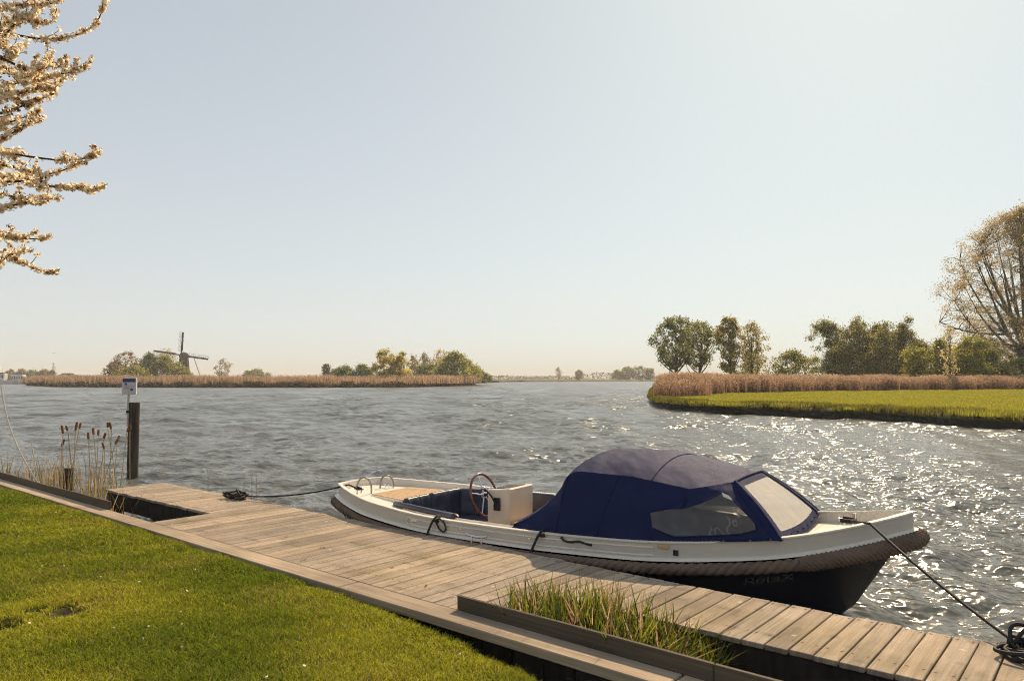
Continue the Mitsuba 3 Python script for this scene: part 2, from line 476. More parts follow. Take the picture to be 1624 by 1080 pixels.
rng = np.random.default_rng(4)
N = 1500000
bu, bv = rng.uniform(-19.0, 0.6, N), rng.uniform(-2.6, 3.95, N)
P = dock(np.c_[bu, bv, lawn_z(bu, bv)])
dist = np.linalg.norm(P[:, :2], axis=1)
keep = in_view(P, 420) & (bv < lawn_edge(bu) + 0.015) & (rng.uniform(0, 1, N) < np.clip(5.2 / dist, 0, 1) ** 1.1) & (hole(bu, bv)[0] < rng.uniform(0.1, 0.9, N))
P, bu, bv, dist = P[keep], bu[keep], bv[keep], dist[keep]
n = len(P)
patch = meshkit.fbm(np.stack([bu * 0.9, bv * 0.9, 0 * bu], -1), 4, seed=31)
tuft = meshkit.fbm(np.stack([bu * 5, bv * 5, 0 * bu], -1), 3, seed=37)
hh = (0.014 + 0.040 * tuft) * rng.uniform(0.6, 1.35, n)
ww = 0.0052 * np.clip(dist / 5, 0.9, 2.2) * rng.uniform(0.7, 1.3, n) * np.where(in_view(P, 130), 1.0, 1.25)
la = rng.uniform(0, 2 * np.pi, n)
lean = np.stack([np.cos(la), np.sin(la), -0.1 + 0 * la], 1) * (hh * rng.uniform(0.2, 1.1, n))[:, None]
t = np.clip((patch - 0.33) * 2.6 + rng.normal(0, 0.22, n), 0, 1)[:, None]
gc = np.array([0.185, 0.250, 0.022]) * (1 - t) + np.array([0.49, 0.475, 0.050]) * t
dry = (rng.uniform(0, 1, n) < 0.06 + 0.22 * np.clip(meshkit.fbm(np.stack([bu * 2.2, bv * 2.2, 0 * bu], -1), 3, seed=40) * 3 - 1.5, 0, 1))[:, None]
gc = np.where(dry, np.array([0.42, 0.31, 0.12]), gc) * rng.uniform(0.45, 1.35, (n, 1))
gm, gcol = blades(P, hh, ww, lean, gc, rng)
put('lawn_grass', gm, 'm_grass', kind='stuff', label='short yellow green lawn grass blades', cat='grass', color=gcol)

# ------------------------------------------------------------------ quay: capping, sheet boards
quay = thing('quay_edging', 'low timber edging with a flat capping plank between the lawn and the water', 'quay edge')
for a, b in ((-14.6, -11.9), (-11.885, -8.6), (-8.585, -4.72), (-4.705, -1.9), (-1.885, 2.2)):
    m = bevel_box(a, b, 0.0, 0.205, -0.055, 0.004, 0.006)
    put('capping_plank', mapped(m, lambda p: dock(np.c_[p[:, 0], v_out(p[:, 0]) + p[:, 1], p[:, 2] + 0.002 * np.sin(p[:, 0] * 3)])), 'm_beam', quay)
rng = np.random.default_rng(5)
x = -14.6
while x < 2.2:
    w = 0.24 * rng.uniform(0.92, 1.08)
    m = bevel_box(x, x + w - 0.008, 0.08, 0.115 + rng.uniform(0, 0.01), -1.1, -0.055, 0.006)
    put('sheet_board', mapped(m, lambda p: dock(np.c_[p[:, 0], v_out(p[:, 0]) + p[:, 1] + 0.05, p[:, 2]])), 'm_pile', quay)
    x += w
# upright boards standing on the capping
for a, b, lab in ((-14.6, -9.62, 'weathered upright board on the quay capping, left of the jetty'), (-3.62, 2.2, 'upright board with its shade put into the colour, on the quay capping in front of the iris clumps')):
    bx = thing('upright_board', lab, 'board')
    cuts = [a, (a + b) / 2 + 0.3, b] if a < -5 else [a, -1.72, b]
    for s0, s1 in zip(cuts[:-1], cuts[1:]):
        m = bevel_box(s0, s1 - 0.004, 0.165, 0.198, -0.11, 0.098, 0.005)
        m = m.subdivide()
        put('plank', mapped(m, lambda p: dock(np.c_[p[:, 0], v_out(p[:, 0]) + p[:, 1] + 0.042 + 0.004 * np.sin(p[:, 0] * 2.3), p[:, 2] + 0.004 * np.sin(p[:, 0] * 1.7)])), 'm_board_shaded', bx)

# ------------------------------------------------------------------ jetty
jet = thing('wooden_jetty', 'weathered grey brown plank jetty that the boat lies against', 'jetty')
rng = np.random.default_rng(6)
k0, k1 = int(round((-11.40 - PLANK0) / PITCH_PLANK)), int(round((2.1 - PLANK0) / PITCH_PLANK))
for k in range(k0, k1):
    a = PLANK0 + k * PITCH_PLANK
    wide = -8.52 < a + 0.07 < -3.34
    front = 4.58 if a < -8.5 else (float(v_out(a)) + 0.209 if wide else 4.485)
    back = 5.45 if a < -8.3 else 5.43 - 0.055 * np.clip((a + 5) / 2.0, 0, 1)
    e = rng.normal(0, 0.008, 2)
    m = bevel_box(a + 0.0045, a + PITCH_PLANK - 0.0045, front + e[0] * (not wide), back + e[1], -0.032, 0.0, 0.0045)
    tw, dz = rng.normal(0, 0.006), rng.normal(0, 0.0012)
    put('plank', mapped(m, lambda p: dock(np.c_[p[:, 0], p[:, 1], p[:, 2] + dz + tw * (p[:, 0] - a - 0.07)])), 'm_plank', jet)


def beam(u0, u1, v0, v1, z0, z1, name='beam', parent=None, bsdf='m_pile'):
    put(name, mapped(bevel_box(u0, u1, v0, v1, z0, z1, 0.006), dock), bsdf, parent or jet)


beam(-11.38, -8.5, 4.60, 4.65, -0.25, -0.0335, 'fascia_board')
beam(-3.30, 2.1, 4.50, 4.55, -0.25, -0.0335, 'fascia_board')
beam(-11.38, 2.1, 5.30, 5.36, -0.24, -0.0335, 'fascia_board')
beam(-11.385, -11.335, 4.655, 5.295, -0.22, -0.0335, 'end_board')
beam(-8.46, -3.4, 4.62, 4.70, -0.22, -0.0335, 'joist')
beam(-8.47, -8.41, 4.0, 4.59, -0.22, -0.0335, 'joist')
beam(-3.44, -3.38, 4.0, 4.59, -0.22, -0.0335, 'joist')
for u in np.arange(-11.25, 2.0, 1.9):
    for v in (4.70, 5.24):
        if u < -8.5 or u > -3.5 or v > 5:
            p = np.linspace(0, 1, 3)[:, None] * np.array([0, 0, 1.3]) + dock([[u, v, -1.35]])[0]
            put('pile', tube(p, 0.06, 10), 'm_pile', jet, smooth=40)

# ------------------------------------------------------------------ the boat
tender = thing('moored_boat', 'open cream and navy motor launch with a navy canvas spray hood, moored along the jetty', 'boat')
SK = np.linspace(0, 1, 7) * BL
bfun = PchipInterpolator([0, BL / 12, BL / 6, BL / 3, BL / 2, BL * 4 / 6, BL * 5 / 6, BL * 0.93, BL * 0.975, BL], [0.37, 0.66, 0.86, 1.03, 1.075, 1.065, 0.80, 0.46, 0.22, 0.03])
zfun = PchipInterpolator(SK, [0.265, 0.19, 0.152, 0.158, 0.19, 0.27, 0.485])
TX = np.concatenate([np.linspace(0, 5.6, 70), np.linspace(5.66, BL, 24)])


def ring(inset=0.0, zoff=0.0, bscale=1.0, xs=0.0, xe=BL, zabs=None, n_st=7, bow_round=0.0):
    """Closed outline of the hull in the boat frame: near side from stern to bow, then far side back; inset in metres."""
    b = bfun(TX) * bscale
    x = xs + (xe - xs) * TX / BL
    z = (zfun(TX) + zoff) if zabs is None else np.interp(TX / BL, np.linspace(0, 1, len(np.atleast_1d(zabs))), np.atleast_1d(zabs)) if np.ndim(zabs) else np.full(len(TX), zabs)
    st = np.linspace(0, 1, n_st)[:-1]
    sx = xs - 0.06 * (1 - st ** 2)
    near = np.concatenate([np.c_[sx, -b[0] * st, np.full(len(st), z[0])], np.c_[x, -b, z]])
    farp = near[1:][::-1] * [1, -1, 1]
    P = np.concatenate([near, farp])
    if inset:
        d = np.roll(P[:, :2], -1, 0) - np.roll(P[:, :2], 1, 0)
        nrm = np.c_[-d[:, 1], d[:, 0]]; nrm /= np.maximum(np.linalg.norm(nrm, axis=1, keepdims=True), 1e-9)
        P = P.copy(); P[:, :2] += nrm * inset
        if inset > 0:
            s = np.sign(near[:, 1]); k = len(near)
            P[:k, 1] = np.minimum(P[:k, 1], -0.002); P[k:, 1] = np.maximum(P[k:, 1], 0.002)
    return P


def loft(rings, world=True):
    n, m = len(rings), len(rings[0])
    P = np.array(rings)
    i = np.arange(n * m).reshape(n, m)
    a, b = i[:-1], i[1:]
    q = np.stack([a, np.roll(a, -1, 1), np.roll(b, -1, 1), b], -1).reshape(-1, 4)
    return tm(boat(P.reshape(-1, 3)) if world else P.reshape(-1, 3), q)


dk = lambda x: np.interp(x, [0, 1.2, 2.2, 4.4, 5.4, BL], [0.085, 0.06, 0.035, 0.035, 0.085, 0.115])     # height of the bulwark over the deck
top_in, top_out = ring(0.034), ring(0.0)
mid = ring(-0.004, -0.055)
put('topside', loft([top_out, ring(0.0, -0.006), mid, ring(-0.002, -0.135)]), 'm_topside_shaded', tender, smooth=35, label='cream painted topside band, darkened in colour for its shade')
put('rail_cap', loft([np.array(ring(-0.012, 0.004)), ring(-0.012, 0.018), ring(0.036, 0.018), ring(0.040, 0.004)]), 'm_white', tender, smooth=25)
deck_in = ring(0.034); deck_in[:, 2] -= dk(deck_in[:, 0])
put('bulwark', loft([ring(0.034, 0.004), deck_in]), 'm_white', tender, smooth=35)
put('rubbing_strake', loft([ring(0.0, -0.118), ring(-0.045, -0.124), ring(-0.052, -0.138), ring(-0.0, -0.150)]), 'm_white', tender, smooth=25)
hull_r = [ring(0.0, -0.14, 1.0, 0.0, BL - 0.04), ring(0.0, -0.30, 0.975, 0.03, BL - 0.13)]
hull_r += [ring(0.0, 0, 0.93, 0.22, 5.90, zabs=-0.33), ring(0.0, 0, 0.86, 0.36, 5.73, zabs=-0.48), ring(0.0, 0, 0.55, 0.7, 5.4, zabs=-0.72), ring(0, 0, 0.05, 0.9, 5.2, zabs=-0.82)]
put('hull', loft(hull_r), 'm_hull_dark', tender, smooth=40, label='very dark navy hull bottom')

# rope fender round the whole hull
fr = ring(-0.058, -0.198)
keep = np.concatenate([[True], np.linalg.norm(np.diff(fr[:, :2], axis=0), axis=1) > 1e-6])
fr = fr[keep]
nn = len(fr) // 2
bow_at = int(np.argmax(fr[:, 0]))


def resample(P, step):
    s = np.concatenate([[0], np.cumsum(np.linalg.norm(np.diff(P, axis=0), axis=1))])
    k = max(2, int(s[-1] / step)); q = np.linspace(0, s[-1], k)
    return np.stack([np.interp(q, s, P[:, j]) for j in range(3)], 1)


nose = np.array([[BL + 0.03, -0.05, 0.292], [BL + 0.06, 0.0, 0.295], [BL + 0.03, 0.05, 0.292]])
loop = np.concatenate([fr[fr[:, 1] <= 0][: bow_at + 1], nose, (fr[fr[:, 1] > 0])])
loop = resample(np.concatenate([loop, loop[:1]]), 0.0062)
for _ in range(60): loop[1:-1] = 0.5 * loop[1:-1] + 0.25 * (loop[:-2] + loop[2:])
front = loop[:, 0] > 5.62
ix = np.where(front)[0]
R = np.interp(loop[:, 0], [-0.1, 0.6, 2, 4.4, 5.6], [0.052, 0.044, 0.042, 0.047, 0.051])
twist = lambda phi, s: 0.58 + 0.46 * np.abs(np.cos(1.5 * (phi + s * 2 * np.pi / 0.23))) ** 0.55
knit = lambda phi, s: 0.86 + 0.22 * np.abs(np.cos(4 * phi + s * 80)) * np.abs(np.cos(4 * phi - s * 80)) + 0.02 * np.cos(4 * phi)
put('rope_fender', tube(boat(loop[: ix[0] + 1]), R[: ix[0] + 1], 30, rfun=twist), 'm_fender', tender, smooth=True, label='thick brown twisted rope fender along the near side')
put('rope_fender', tube(boat(loop[ix[-1]:]), R[ix[-1]:], 30, rfun=twist), 'm_fender', tender, smooth=True)
bowp = resample(loop[ix[0] - 4: ix[-1] + 5], 0.006)
rb = np.interp(bowp[:, 0], [5.58, 5.68, 6.3, 6.5], [0.054, 0.063, 0.070, 0.070])
put('bow_fender', tube(boat(bowp), rb, 32, rfun=knit), 'm_fender', tender, smooth=True, label='knitted brown rope fender round the bow')

# decks with the cockpit opening
cw = PchipInterpolator([1.08, 1.25, 2.1, 3.5, 4.6, 5.2, 5.32], [0.50, 0.60, 0.80, 0.86, 0.80, 0.58, 0.48])
cx = np.linspace(1.08, 5.32, 44)
cock = Polygon(np.r_[np.c_[cx, -cw(cx)], np.c_[cx[::-1], cw(cx[::-1])]]).buffer(-0.06).buffer(0.06)
plan = Polygon(ring(0.030)[:, :2]).buffer(0)
zdeck = lambda x: zfun(np.clip(x, 0, BL)) - dk(x)
v2, f2 = tri_area(Polygon(plan.exterior.coords, [cock.exterior.coords]), 0.15)
camber = lambda x, y: 0.02 * (1 - (y / np.maximum(bfun(np.clip(x, 0, BL)), 0.05)) ** 2).clip(0, 1)
put('side_deck', up_faces(tm(boat(np.c_[v2, zdeck(v2[:, 0]) + camber(v2[:, 0], v2[:, 1])]), f2)), 'm_white', tender, smooth=True)
ce = np.array(cock.exterior.segmentize(0.08).coords)[:-1]
ct = np.c_[ce, zdeck(ce[:, 0]) + camber(ce[:, 0], ce[:, 1])]
lip = ct + [0, 0, 0.022]
put('coaming', loft([ct, lip, np.c_[ce * 0.995 + np.array([0.016, 0]), lip[:, 2]], np.c_[ce * 0.995 + np.array([0.016, 0]), np.full(len(ce), -0.36)]]), 'm_white', tender, smooth=30)
fv, ff = tri_area(cock, 0.4)
put('cockpit_floor', up_faces(tm(boat(np.c_[fv, np.full(len(fv), -0.35)]), ff)), 'm_teak', tender)

# aft hatch of laid teak
hat = np.array([[0.50, -0.30], [1.12, -0.44], [1.12, 0.46], [0.50, 0.40]])
zb = 0.165
hm = trimesh.creation.extrude_polygon(Polygon(hat).buffer(0.012), 0.055, engine='earcut')
put('aft_hatch', mapped(hm, lambda p: boat(p + [0, 0, zb - 0.045])), 'm_white', tender)
strip_edges = np.linspace(0, 1, 12)
for a, b in zip(strip_edges[:-1], strip_edges[1:]):
    q = [hat[0] + (hat[3] - hat[0]) * (a + 0.006), hat[1] + (hat[2] - hat[1]) * (a + 0.006), hat[1] + (hat[2] - hat[1]) * (b - 0.006), hat[0] + (hat[3] - hat[0]) * (b - 0.006)]
    sm = trimesh.creation.extrude_polygon(Polygon(q), 0.008, engine='earcut')
    put('teak_strip', mapped(sm, lambda p: boat(p + [0, 0, zb + 0.0105])), 'm_teak', tender)


# cushions
def cushion(path, h0, h1, thick, lean=0.0, dents=2, seed=0, inward=None):
    """Upholstered back cushion along a plan path (k,2), its front towards "inward" (a plan point)."""
    P = curve(np.asarray(path, float), 30)
    d = np.gradient(P, axis=0); d /= np.linalg.norm(d, axis=1, keepdims=True)
    nrm = np.c_[-d[:, 1], d[:, 0]]
    if ((np.asarray(inward) - P[15]) @ nrm[15]) < 0: nrm = -nrm
    m = 34
    th = np.linspace(0, 2 * np.pi, m, endpoint=False)
    sq = lambda c: np.sign(c) * np.abs(c) ** 0.45
    out = []
    for i, (p, q) in enumerate(zip(P, nrm)):
        s = i / 29
        endf = min(1, (min(s, 1 - s) / 0.05 + 0.02) ** 0.5)
        a, c = sq(np.cos(th)) * thick / 2 * endf, sq(np.sin(th)) * (h1 - h0) / 2 * (0.8 + 0.2 * endf)
        hrel = (c / ((h1 - h0) / 2) + 1) / 2
        dent = 0
        for kx in range(dents):
            for hz in (0.5,):
                dent = dent + 0.026 * np.exp(-(((s - (kx + 0.5) / dents) * dents * 3.2) ** 2 + ((hrel - hz) * 3.0) ** 2))
        crease = sum(0.012 * np.exp(-((s - kx / dents) * 34) ** 2) for kx in range(1, dents)) if dents > 1 else 0
        a = a - np.where(np.cos(th) > 0.2, dent + crease, 0)
        off = a + lean * (1 - hrel) * (h1 - h0)
        out.append(np.c_[p[0] + q[0] * off, p[1] + q[1] * off, (h0 + h1) / 2 + c])
    G = np.array(out)
    Pm = np.concatenate([G, G[:, :1]], 1)
    return mapped(grid_mesh(Pm), boat)


inw = (2.2, 0.0)
near_back = [(1.22, -0.53), (1.7, -0.66), (2.2, -0.76)]
far_back = [[(1.20, 0.55), (1.5, 0.655), (1.85, 0.72)], [(1.87, 0.725), (2.2, 0.77), (2.5, 0.79)], [(2.52, 0.79), (2.8, 0.80), (3.1, 0.81)], [(3.12, 0.81), (3.5, 0.815), (3.9, 0.81)], [(3.92, 0.81), (4.3, 0.785), (4.7, 0.72)], [(4.72, 0.715), (4.95, 0.63), (5.2, 0.52)]]
aft_back = [[(1.17, -0.45), (1.155, -0.2), (1.15, 0.0)], [(1.15, 0.02), (1.155, 0.28), (1.17, 0.60)]]
put('backrest', cushion(near_back, -0.12, 0.175, 0.09, 0.12, 3, 1, inw), 'm_cushion', tender, smooth=True)
for pth in far_back: put('backrest', cushion(pth, -0.12, 0.205, 0.09, 0.12, 2, 2, inw), 'm_cushion', tender, smooth=True)
for pth in aft_back: put('backrest', cushion(pth, -0.12, 0.205, 0.09, 0.12, 2, 3, inw), 'm_cushion', tender, smooth=True)
seatp = cock.buffer(-0.06).intersection(Polygon([(1, -1), (2.6, -1), (2.6, -0.33), (1.62, -0.15), (1.62, 0.15), (2.6, 0.33), (4.9, 0.33), (4.9, 1), (1, 1)]))
sm = trimesh.creation.extrude_polygon(seatp, 0.09, engine='earcut')
put('seat_cushion', mapped(sm, lambda p: boat(p + [0, 0, -0.20])), 'm_cushion', tender)
sm = trimesh.creation.extrude_polygon(seatp.buffer(-0.02), 0.148, engine='earcut')
put('seat_base', mapped(sm, lambda p: boat(p + [0, 0, -0.349])), 'm_white', tender)
roll = np.array([[1.10, -0.53, 0.15], [1.2, -0.60, 0.165], [1.7, -0.73, 0.165], [2.19, -0.84, 0.165]])
put('coaming_roll', tube(boat(curve(roll, 24)), 0.030, 12), 'm_cushion', tender, smooth=40, label='navy padded roll along the near cockpit edge')

# helm console
con = bevel_box(1.99, 2.30, 0.05, 0.56, -0.35, 0.33, 0.014)
con.vertices[:, 2] += np.where(con.vertices[:, 2] > 0, (con.vertices[:, 0] - 2.15) * 0.12, 0)
CREAM = (0.70, 0.60, 0.47)
console = put('helm_console', mapped(con, boat), 'm_gloss', tender, color=CREAM, label='cream upright helm console box')
put('locker', mapped(bevel_box(2.305, 2.72, 0.06, 0.60, -0.35, -0.03, 0.012), boat), 'm_teak', tender)
put('gauge_panel', mapped(bevel_box(2.03, 2.25, 0.14, 0.47, 0.329, 0.337, 0.003), lambda p: boat(p + np.c_[0 * p[:, 0], 0 * p[:, 0], (p[:, 0] - 2.15) * 0.12])), 'm_rope', console)
WC = np.array([1.86, 0.17, 0.225]); ax = np.array([math.cos(0.30), 0, math.sin(0.30)])
e1 = np.array([0, 1, 0]); e2 = np.cross(ax, e1); e2 = e2 if e2[2] > 0 else -e2
tt = np.linspace(0, 2 * np.pi, 65)[:-1]
wheel = put('steering_wheel', tube(boat(WC + 0.25 * (np.cos(tt)[:, None] * e1 + np.sin(tt)[:, None] * e2)), 0.0145, 10, closed=True), 'm_mahogany', tender, smooth=True, label='round varnished mahogany steering wheel')
for a in np.radians([95, 167, 239, 311, 23]):
    o = math.cos(a) * e1 + math.sin(a) * e2
    put('spoke', tube(boat([WC + o * 0.03, WC + o * 0.14, WC + o * 0.245]), 0.0075, 8), 'm_chrome', wheel, smooth=40)
put('hub', tube(boat([WC - ax * 0.02, WC + ax * 0.02]), 0.036, 16), 'm_chrome', wheel, smooth=40)
put('steering_column', tube(boat([WC + ax * 0.01, WC + np.array([0.16, 0, 0.03])]), 0.02, 10), 'm_rope', tender, smooth=40)
put('throttle_box', mapped(bevel_box(2.09, 2.18, 0.025, 0.05, 0.09, 0.235, 0.008), boat), 'm_rope', console)
lever = put('throttle_lever', tube(boat(curve([[2.13, 0.02, 0.17], [2.09, 0.005, 0.24], [2.01, 0.0, 0.315], [1.975, 0.0, 0.33]], 12)), 0.011, 8), 'm_rope', console, smooth=40)
put('lever_knob', mapped(trimesh.creation.icosphere(2, 0.022), lambda p: boat(p * [1.5, 1, 0.8] + [1.965, 0.0, 0.335])), 'm_chrome', lever, smooth=True)

# ------------------------------------------------------------------ spray hood
HB = np.array([[3.02, -1.00, .165], [3.2, -1.025, .162], [3.4, -1.04, .160], [3.55, -1.045, .162], [3.7, -1.05, .164], [4.2, -1.045, .19], [4.7, -0.985, .225], [5.2, -0.86, .268], [5.47, -0.76, .292]])
HS = np.array([[3.03, -0.97, .195], [3.27, -0.89, .34], [3.46, -0.83, .54], [3.535, -0.80, .675], [3.66, -0.78, .725], [4.2, -0.78, .715], [4.72, -0.765, .645], [4.90, -0.575, .672], [5.01, -0.44, .692]])
HC = np.array([[3.05, 0, .30], [3.27, 0, .50], [3.43, 0, .715], [3.52, 0, .825], [3.68, 0, .875], [4.2, 0, .885], [4.72, 0, .795], [4.95, 0, .725], [5.015, 0, .703]])
hp = np.arange(9.0)
def taut(a):
    """Smooth over the drooping aft end, straight between the hoops that the roof is stretched over."""
    smooth_, = (PchipInterpolator(hp, a, axis=0),)
    line = lambda t: np.stack([np.interp(t, hp, a[:, k]) for k in range(3)], -1)
    def fn(t):
        w = np.clip((np.asarray(t, float) - 3.6) / 0.8, 0, 1)[..., None]
        return smooth_(t) * (1 - w) + line(t) * w
    return fn


fB, fS, fC = PchipInterpolator(hp, HB, axis=0), taut(HS), taut(HC)


def side_pt(t, s, out=0.0):
    """Point on the near side cloth: t along (0..8), s from the rail (0) to the roof edge (1)."""
    t, s = np.asarray(t, float), np.asarray(s, float)
    p = fB(t) * (1 - s)[:, None] + fS(t) * s[:, None]
    sag = 4 * s * (1 - s) * np.clip((8 - t) / 1.6, 0, 1)
    p[:, 1] += -0.035 * sag + 0.06 * sag * np.clip((3.2 - t) / 3.2, 0, 1) - out
    p[:, 2] += 0.0 * sag
    return p


win = Polygon([(5.42, 0.50), (5.50, 0.24), (5.9, 0.10), (7.05, 0.12), (7.52, 0.18), (7.62, 0.32), (7.36, 0.80), (7.12, 0.88), (6.85, 0.83), (6.2, 0.70), (5.7, 0.60)]).buffer(0.07).buffer(-0.07)
scl = np.array([0.31, 0.55])
pan = Polygon([(0, 0), (8, 0), (8, 1), (0, 1)]).segmentize(0.1)


def scaled(poly): return [tuple(np.array(c) * scl) for c in poly.coords]


from shapely import affinity
winc = affinity.scale(win.simplify(0.005).segmentize(0.08), scl[0], scl[1], origin=(0, 0)).buffer(0.025).buffer(-0.03)
pans = affinity.scale(pan, scl[0], scl[1], origin=(0, 0))
v2, f2 = tri_area(Polygon(pans.exterior.coords, [winc.exterior.coords]), 0.06)
hood = tender + '__spray_hood'
side = lambda q: boat(side_pt(q[:, 0] / scl[0], q[:, 1] / scl[1]))
nearc = tm(side(v2), f2)
# roof and far side
tg = np.linspace(0, 8, 49)
Cc, Ss = fC(tg), fS(tg)
th = np.linspace(0, np.pi, 27)
roof = np.zeros((len(tg), len(th), 3))
for j, a in enumerate(th):
    c = math.cos(a); s = 1 - abs(c) ** 2.1
    roof[:, j] = np.c_[Ss[:, 0] + (Cc[:, 0] - Ss[:, 0]) * s, Ss[:, 1] * c, Ss[:, 2] + (Cc[:, 2] - Ss[:, 2]) * s]
wr = 0.005 * np.sin(roof[..., 0] * 21 + roof[..., 1] * 3) * np.sin(th)[None, :] * np.clip(tg[:, None] / 2, 0, 1)
roof[..., 2] += wr
rm = grid_mesh(roof[:, ::-1].reshape(len(tg), len(th), 3)); rm = mapped(rm, boat)
v3, f3 = tri_area(Polygon(pans.exterior.coords, [winc.exterior.coords]), 0.10)
farm = tm(boat(side_pt(v3[:, 0] / scl[0], v3[:, 1] / scl[1]) * [1, -1, 1]), f3[:, ::-1])
# closed aft end
a0, ar = roof[0], roof[0].copy(); ar[:, 2] = 0.12
hood_mesh = cat_mesh([nearc, rm, farm, mapped(grid_mesh(np.stack([a0, ar], 1)), boat)])
hood_mesh.merge_vertices(digits_vertex=4)
hood = put('spray_hood', hood_mesh, 'm_canvas', tender, smooth=32, label='navy canvas spray hood')
wv, wf = tri_area(winc.buffer(0.004), 0.05)
put('side_window', tm(side(wv), wf), 'm_vinyl', hood, smooth=True, label='clear vinyl side window facing the jetty')
put('side_window', tm(boat(side_pt(wv[:, 0] / scl[0], wv[:, 1] / scl[1]) * [1, -1, 1]), wf[:, ::-1]), 'm_clear', hood, smooth=True)
put('window_trim', tube(boat(side_pt(np.array(winc.exterior.coords)[:-1, 0] / scl[0], np.array(winc.exterior.coords)[:-1, 1] / scl[1], 0.004)), 0.006, 6, closed=True), 'm_canvas', hood, smooth=True)
# windscreen
def ws_pt(a, b):
    """a across -1..1, b from the deck (0) to the roof (1)."""
    lo = np.c_[5.475 + 0.05 * (1 - a ** 2), 0.765 * a, 0.288 - 0.035 * (1 - a ** 2)]
    hi = np.c_[5.012 + 0.004 * (1 - a ** 2), 0.445 * a, 0.690 + 0.013 * (1 - a ** 2)]
    p = lo * (1 - b)[:, None] + hi * b[:, None]
    p[:, 0] += 0.02 * 4 * b * (1 - b); p[:, 2] += 0.012 * 4 * b * (1 - b)
    return p


outer = Polygon([(-1, 0), (1, 0), (1, 1), (-1, 1)]).segmentize(0.12)
panes = [Polygon([(-0.83, 0.13), (-0.80, 0.88), (-0.06, 0.88), (-0.05, 0.13)]), Polygon([(0.83, 0.13), (0.80, 0.88), (0.06, 0.88), (0.05, 0.13)])]
panes = [p.buffer(-0.03).buffer(0.03).segmentize(0.08) for p in panes]
one = panes[0].union(panes[1]).convex_hull.segmentize(0.08)
v4, f4 = tri_area(Polygon(outer.exterior.coords, [one.exterior.coords]), 0.12)
wfm = up_faces(tm(boat(ws_pt(v4[:, 0], v4[:, 1])), f4))
ws = put('windscreen_frame', wfm, 'm_canvas', hood, smooth=True)
v4, f4 = tri_area(one.buffer(0.004), 0.1)
put('windscreen', up_faces(tm(boat(ws_pt(v4[:, 0], v4[:, 1])), f4)), 'm_screen', hood, smooth=True, label='milky clear windscreen of the hood')
for a in (-1, 1):
    b = np.linspace(0, 1, 14)
    put('edge_piping', tube(boat(ws_pt(np.full(14, float(a)), b) + [0.004, 0, 0.004]), 0.013, 8), 'm_canvas', hood, smooth=40)
a = np.linspace(-1, 1, 30)
put('edge_piping', tube(boat(ws_pt(a, np.full(30, 1.0)) + [0.004, 0, 0.004]), 0.011, 8), 'm_canvas', hood, smooth=40)
sp = roof[int(np.argmin(np.abs(fC(tg)[:, 0] - 4.36)))] + [0, 0, 0.003]
put('seam', tube(boat(sp), 0.0055, 6), 'm_canvas', hood, smooth=True)
bb_ = np.linspace(0, 1, 18)
for sg in (-1, 1):
    e_in = side_pt(np.full(18, 7.8), bb_, 0.006) * [1, -sg if sg < 0 else -1, 1] if sg > 0 else side_pt(np.full(18, 7.8), bb_, 0.006)
    e_out = ws_pt(np.full(18, sg * 0.90), bb_) + [0.006, 0, 0.008]
    e_mid = ws_pt(np.full(18, float(sg)), bb_) * [1, 1, 1] + np.array([0.012, sg * 0.012, 0.006])
    fl_ = tm(boat(np.array([e_in, e_mid, e_out]).reshape(-1, 3)), grid_mesh(np.array([e_in, e_mid, e_out])).faces)
    put('corner_flap', fl_, 'm_canvas', hood, smooth=True)
for t0_, t1_ in ((4.55, 4.75), (2.9, 3.1)):
    sv = np.linspace(0.02, 0.98, 24)
    put('seam', tube(boat(side_pt(t0_ + (t1_ - t0_) * sv, sv, 0.003)), 0.0045, 6), 'm_canvas', hood, smooth=True)
tv = np.linspace(0.15, 7.9, 60)
put('hem', tube(boat(side_pt(tv, np.full(60, 0.035), 0.004)), 0.0055, 6), 'm_canvas', hood, smooth=True)
for t_ in np.linspace(0.5, 7.7, 15):
    c = side_pt(np.array([t_]), np.array([0.02]), 0.006)[0]
    put('snap_fastener', mapped(trimesh.creation.icosphere(1, 0.007), lambda p: boat(p + c)), 'm_steel', hood, smooth=True)
for q in np.linspace(-0.85, 0.85, 8):
    c = ws_pt(np.array([q]), np.array([0.05]))[0] + [0.006, 0, 0.006]
    put('snap_fastener', mapped(trimesh.creation.icosphere(1, 0.009), lambda p: boat(p + c)), 'm_rope', hood, smooth=True)

# fittings
def near_side(x, dz=0.0, out=0.0):
    x = np.asarray(x, float)
    return np.c_[x, -bfun(x) - out, zfun(x) + dz]


capx = np.linspace(1.72, 4.5, 60)
lowx, upx = near_side(capx, -0.098, 0.008), near_side(capx, -0.032, 0.008)
a = np.linspace(0, np.pi, 9)[1:-1]
e0 = near_side(np.full(7, 1.72), 0, 0.008) + np.c_[-0.03 * np.sin(a), 0 * a, -0.065 + 0.033 * np.cos(a)]
put('recess_trim', tube(boat(np.concatenate([upx[::-1], e0, lowx])), 0.007, 8), 'm_white', tender, smooth=40, label='long raised trim line on the near topside')
put('fairlead', mapped(bevel_box(-0.045, 0.045, -0.012, 0.006, -0.016, 0.016, 0.007), lambda p: boat(p + near_side([1.80], -0.05, 0.006)[0])), 'm_chrome', tender)
put('fairlead', mapped(bevel_box(-0.05, 0.05, -0.014, 0.006, -0.018, 0.018, 0.007), lambda p: boat(p + near_side([4.58], -0.025, 0.008)[0])), 'm_teak', tender, label='small varnished wooden block on the rail')
put('drain_hole', mapped(bevel_box(-0.024, 0.024, -0.006, 0.006, -0.024, 0.024, 0.004), lambda p: boat(p + near_side([4.68], -0.075, 0.006)[0])), 'm_rope', tender, label='small square dark outlet in the topside')
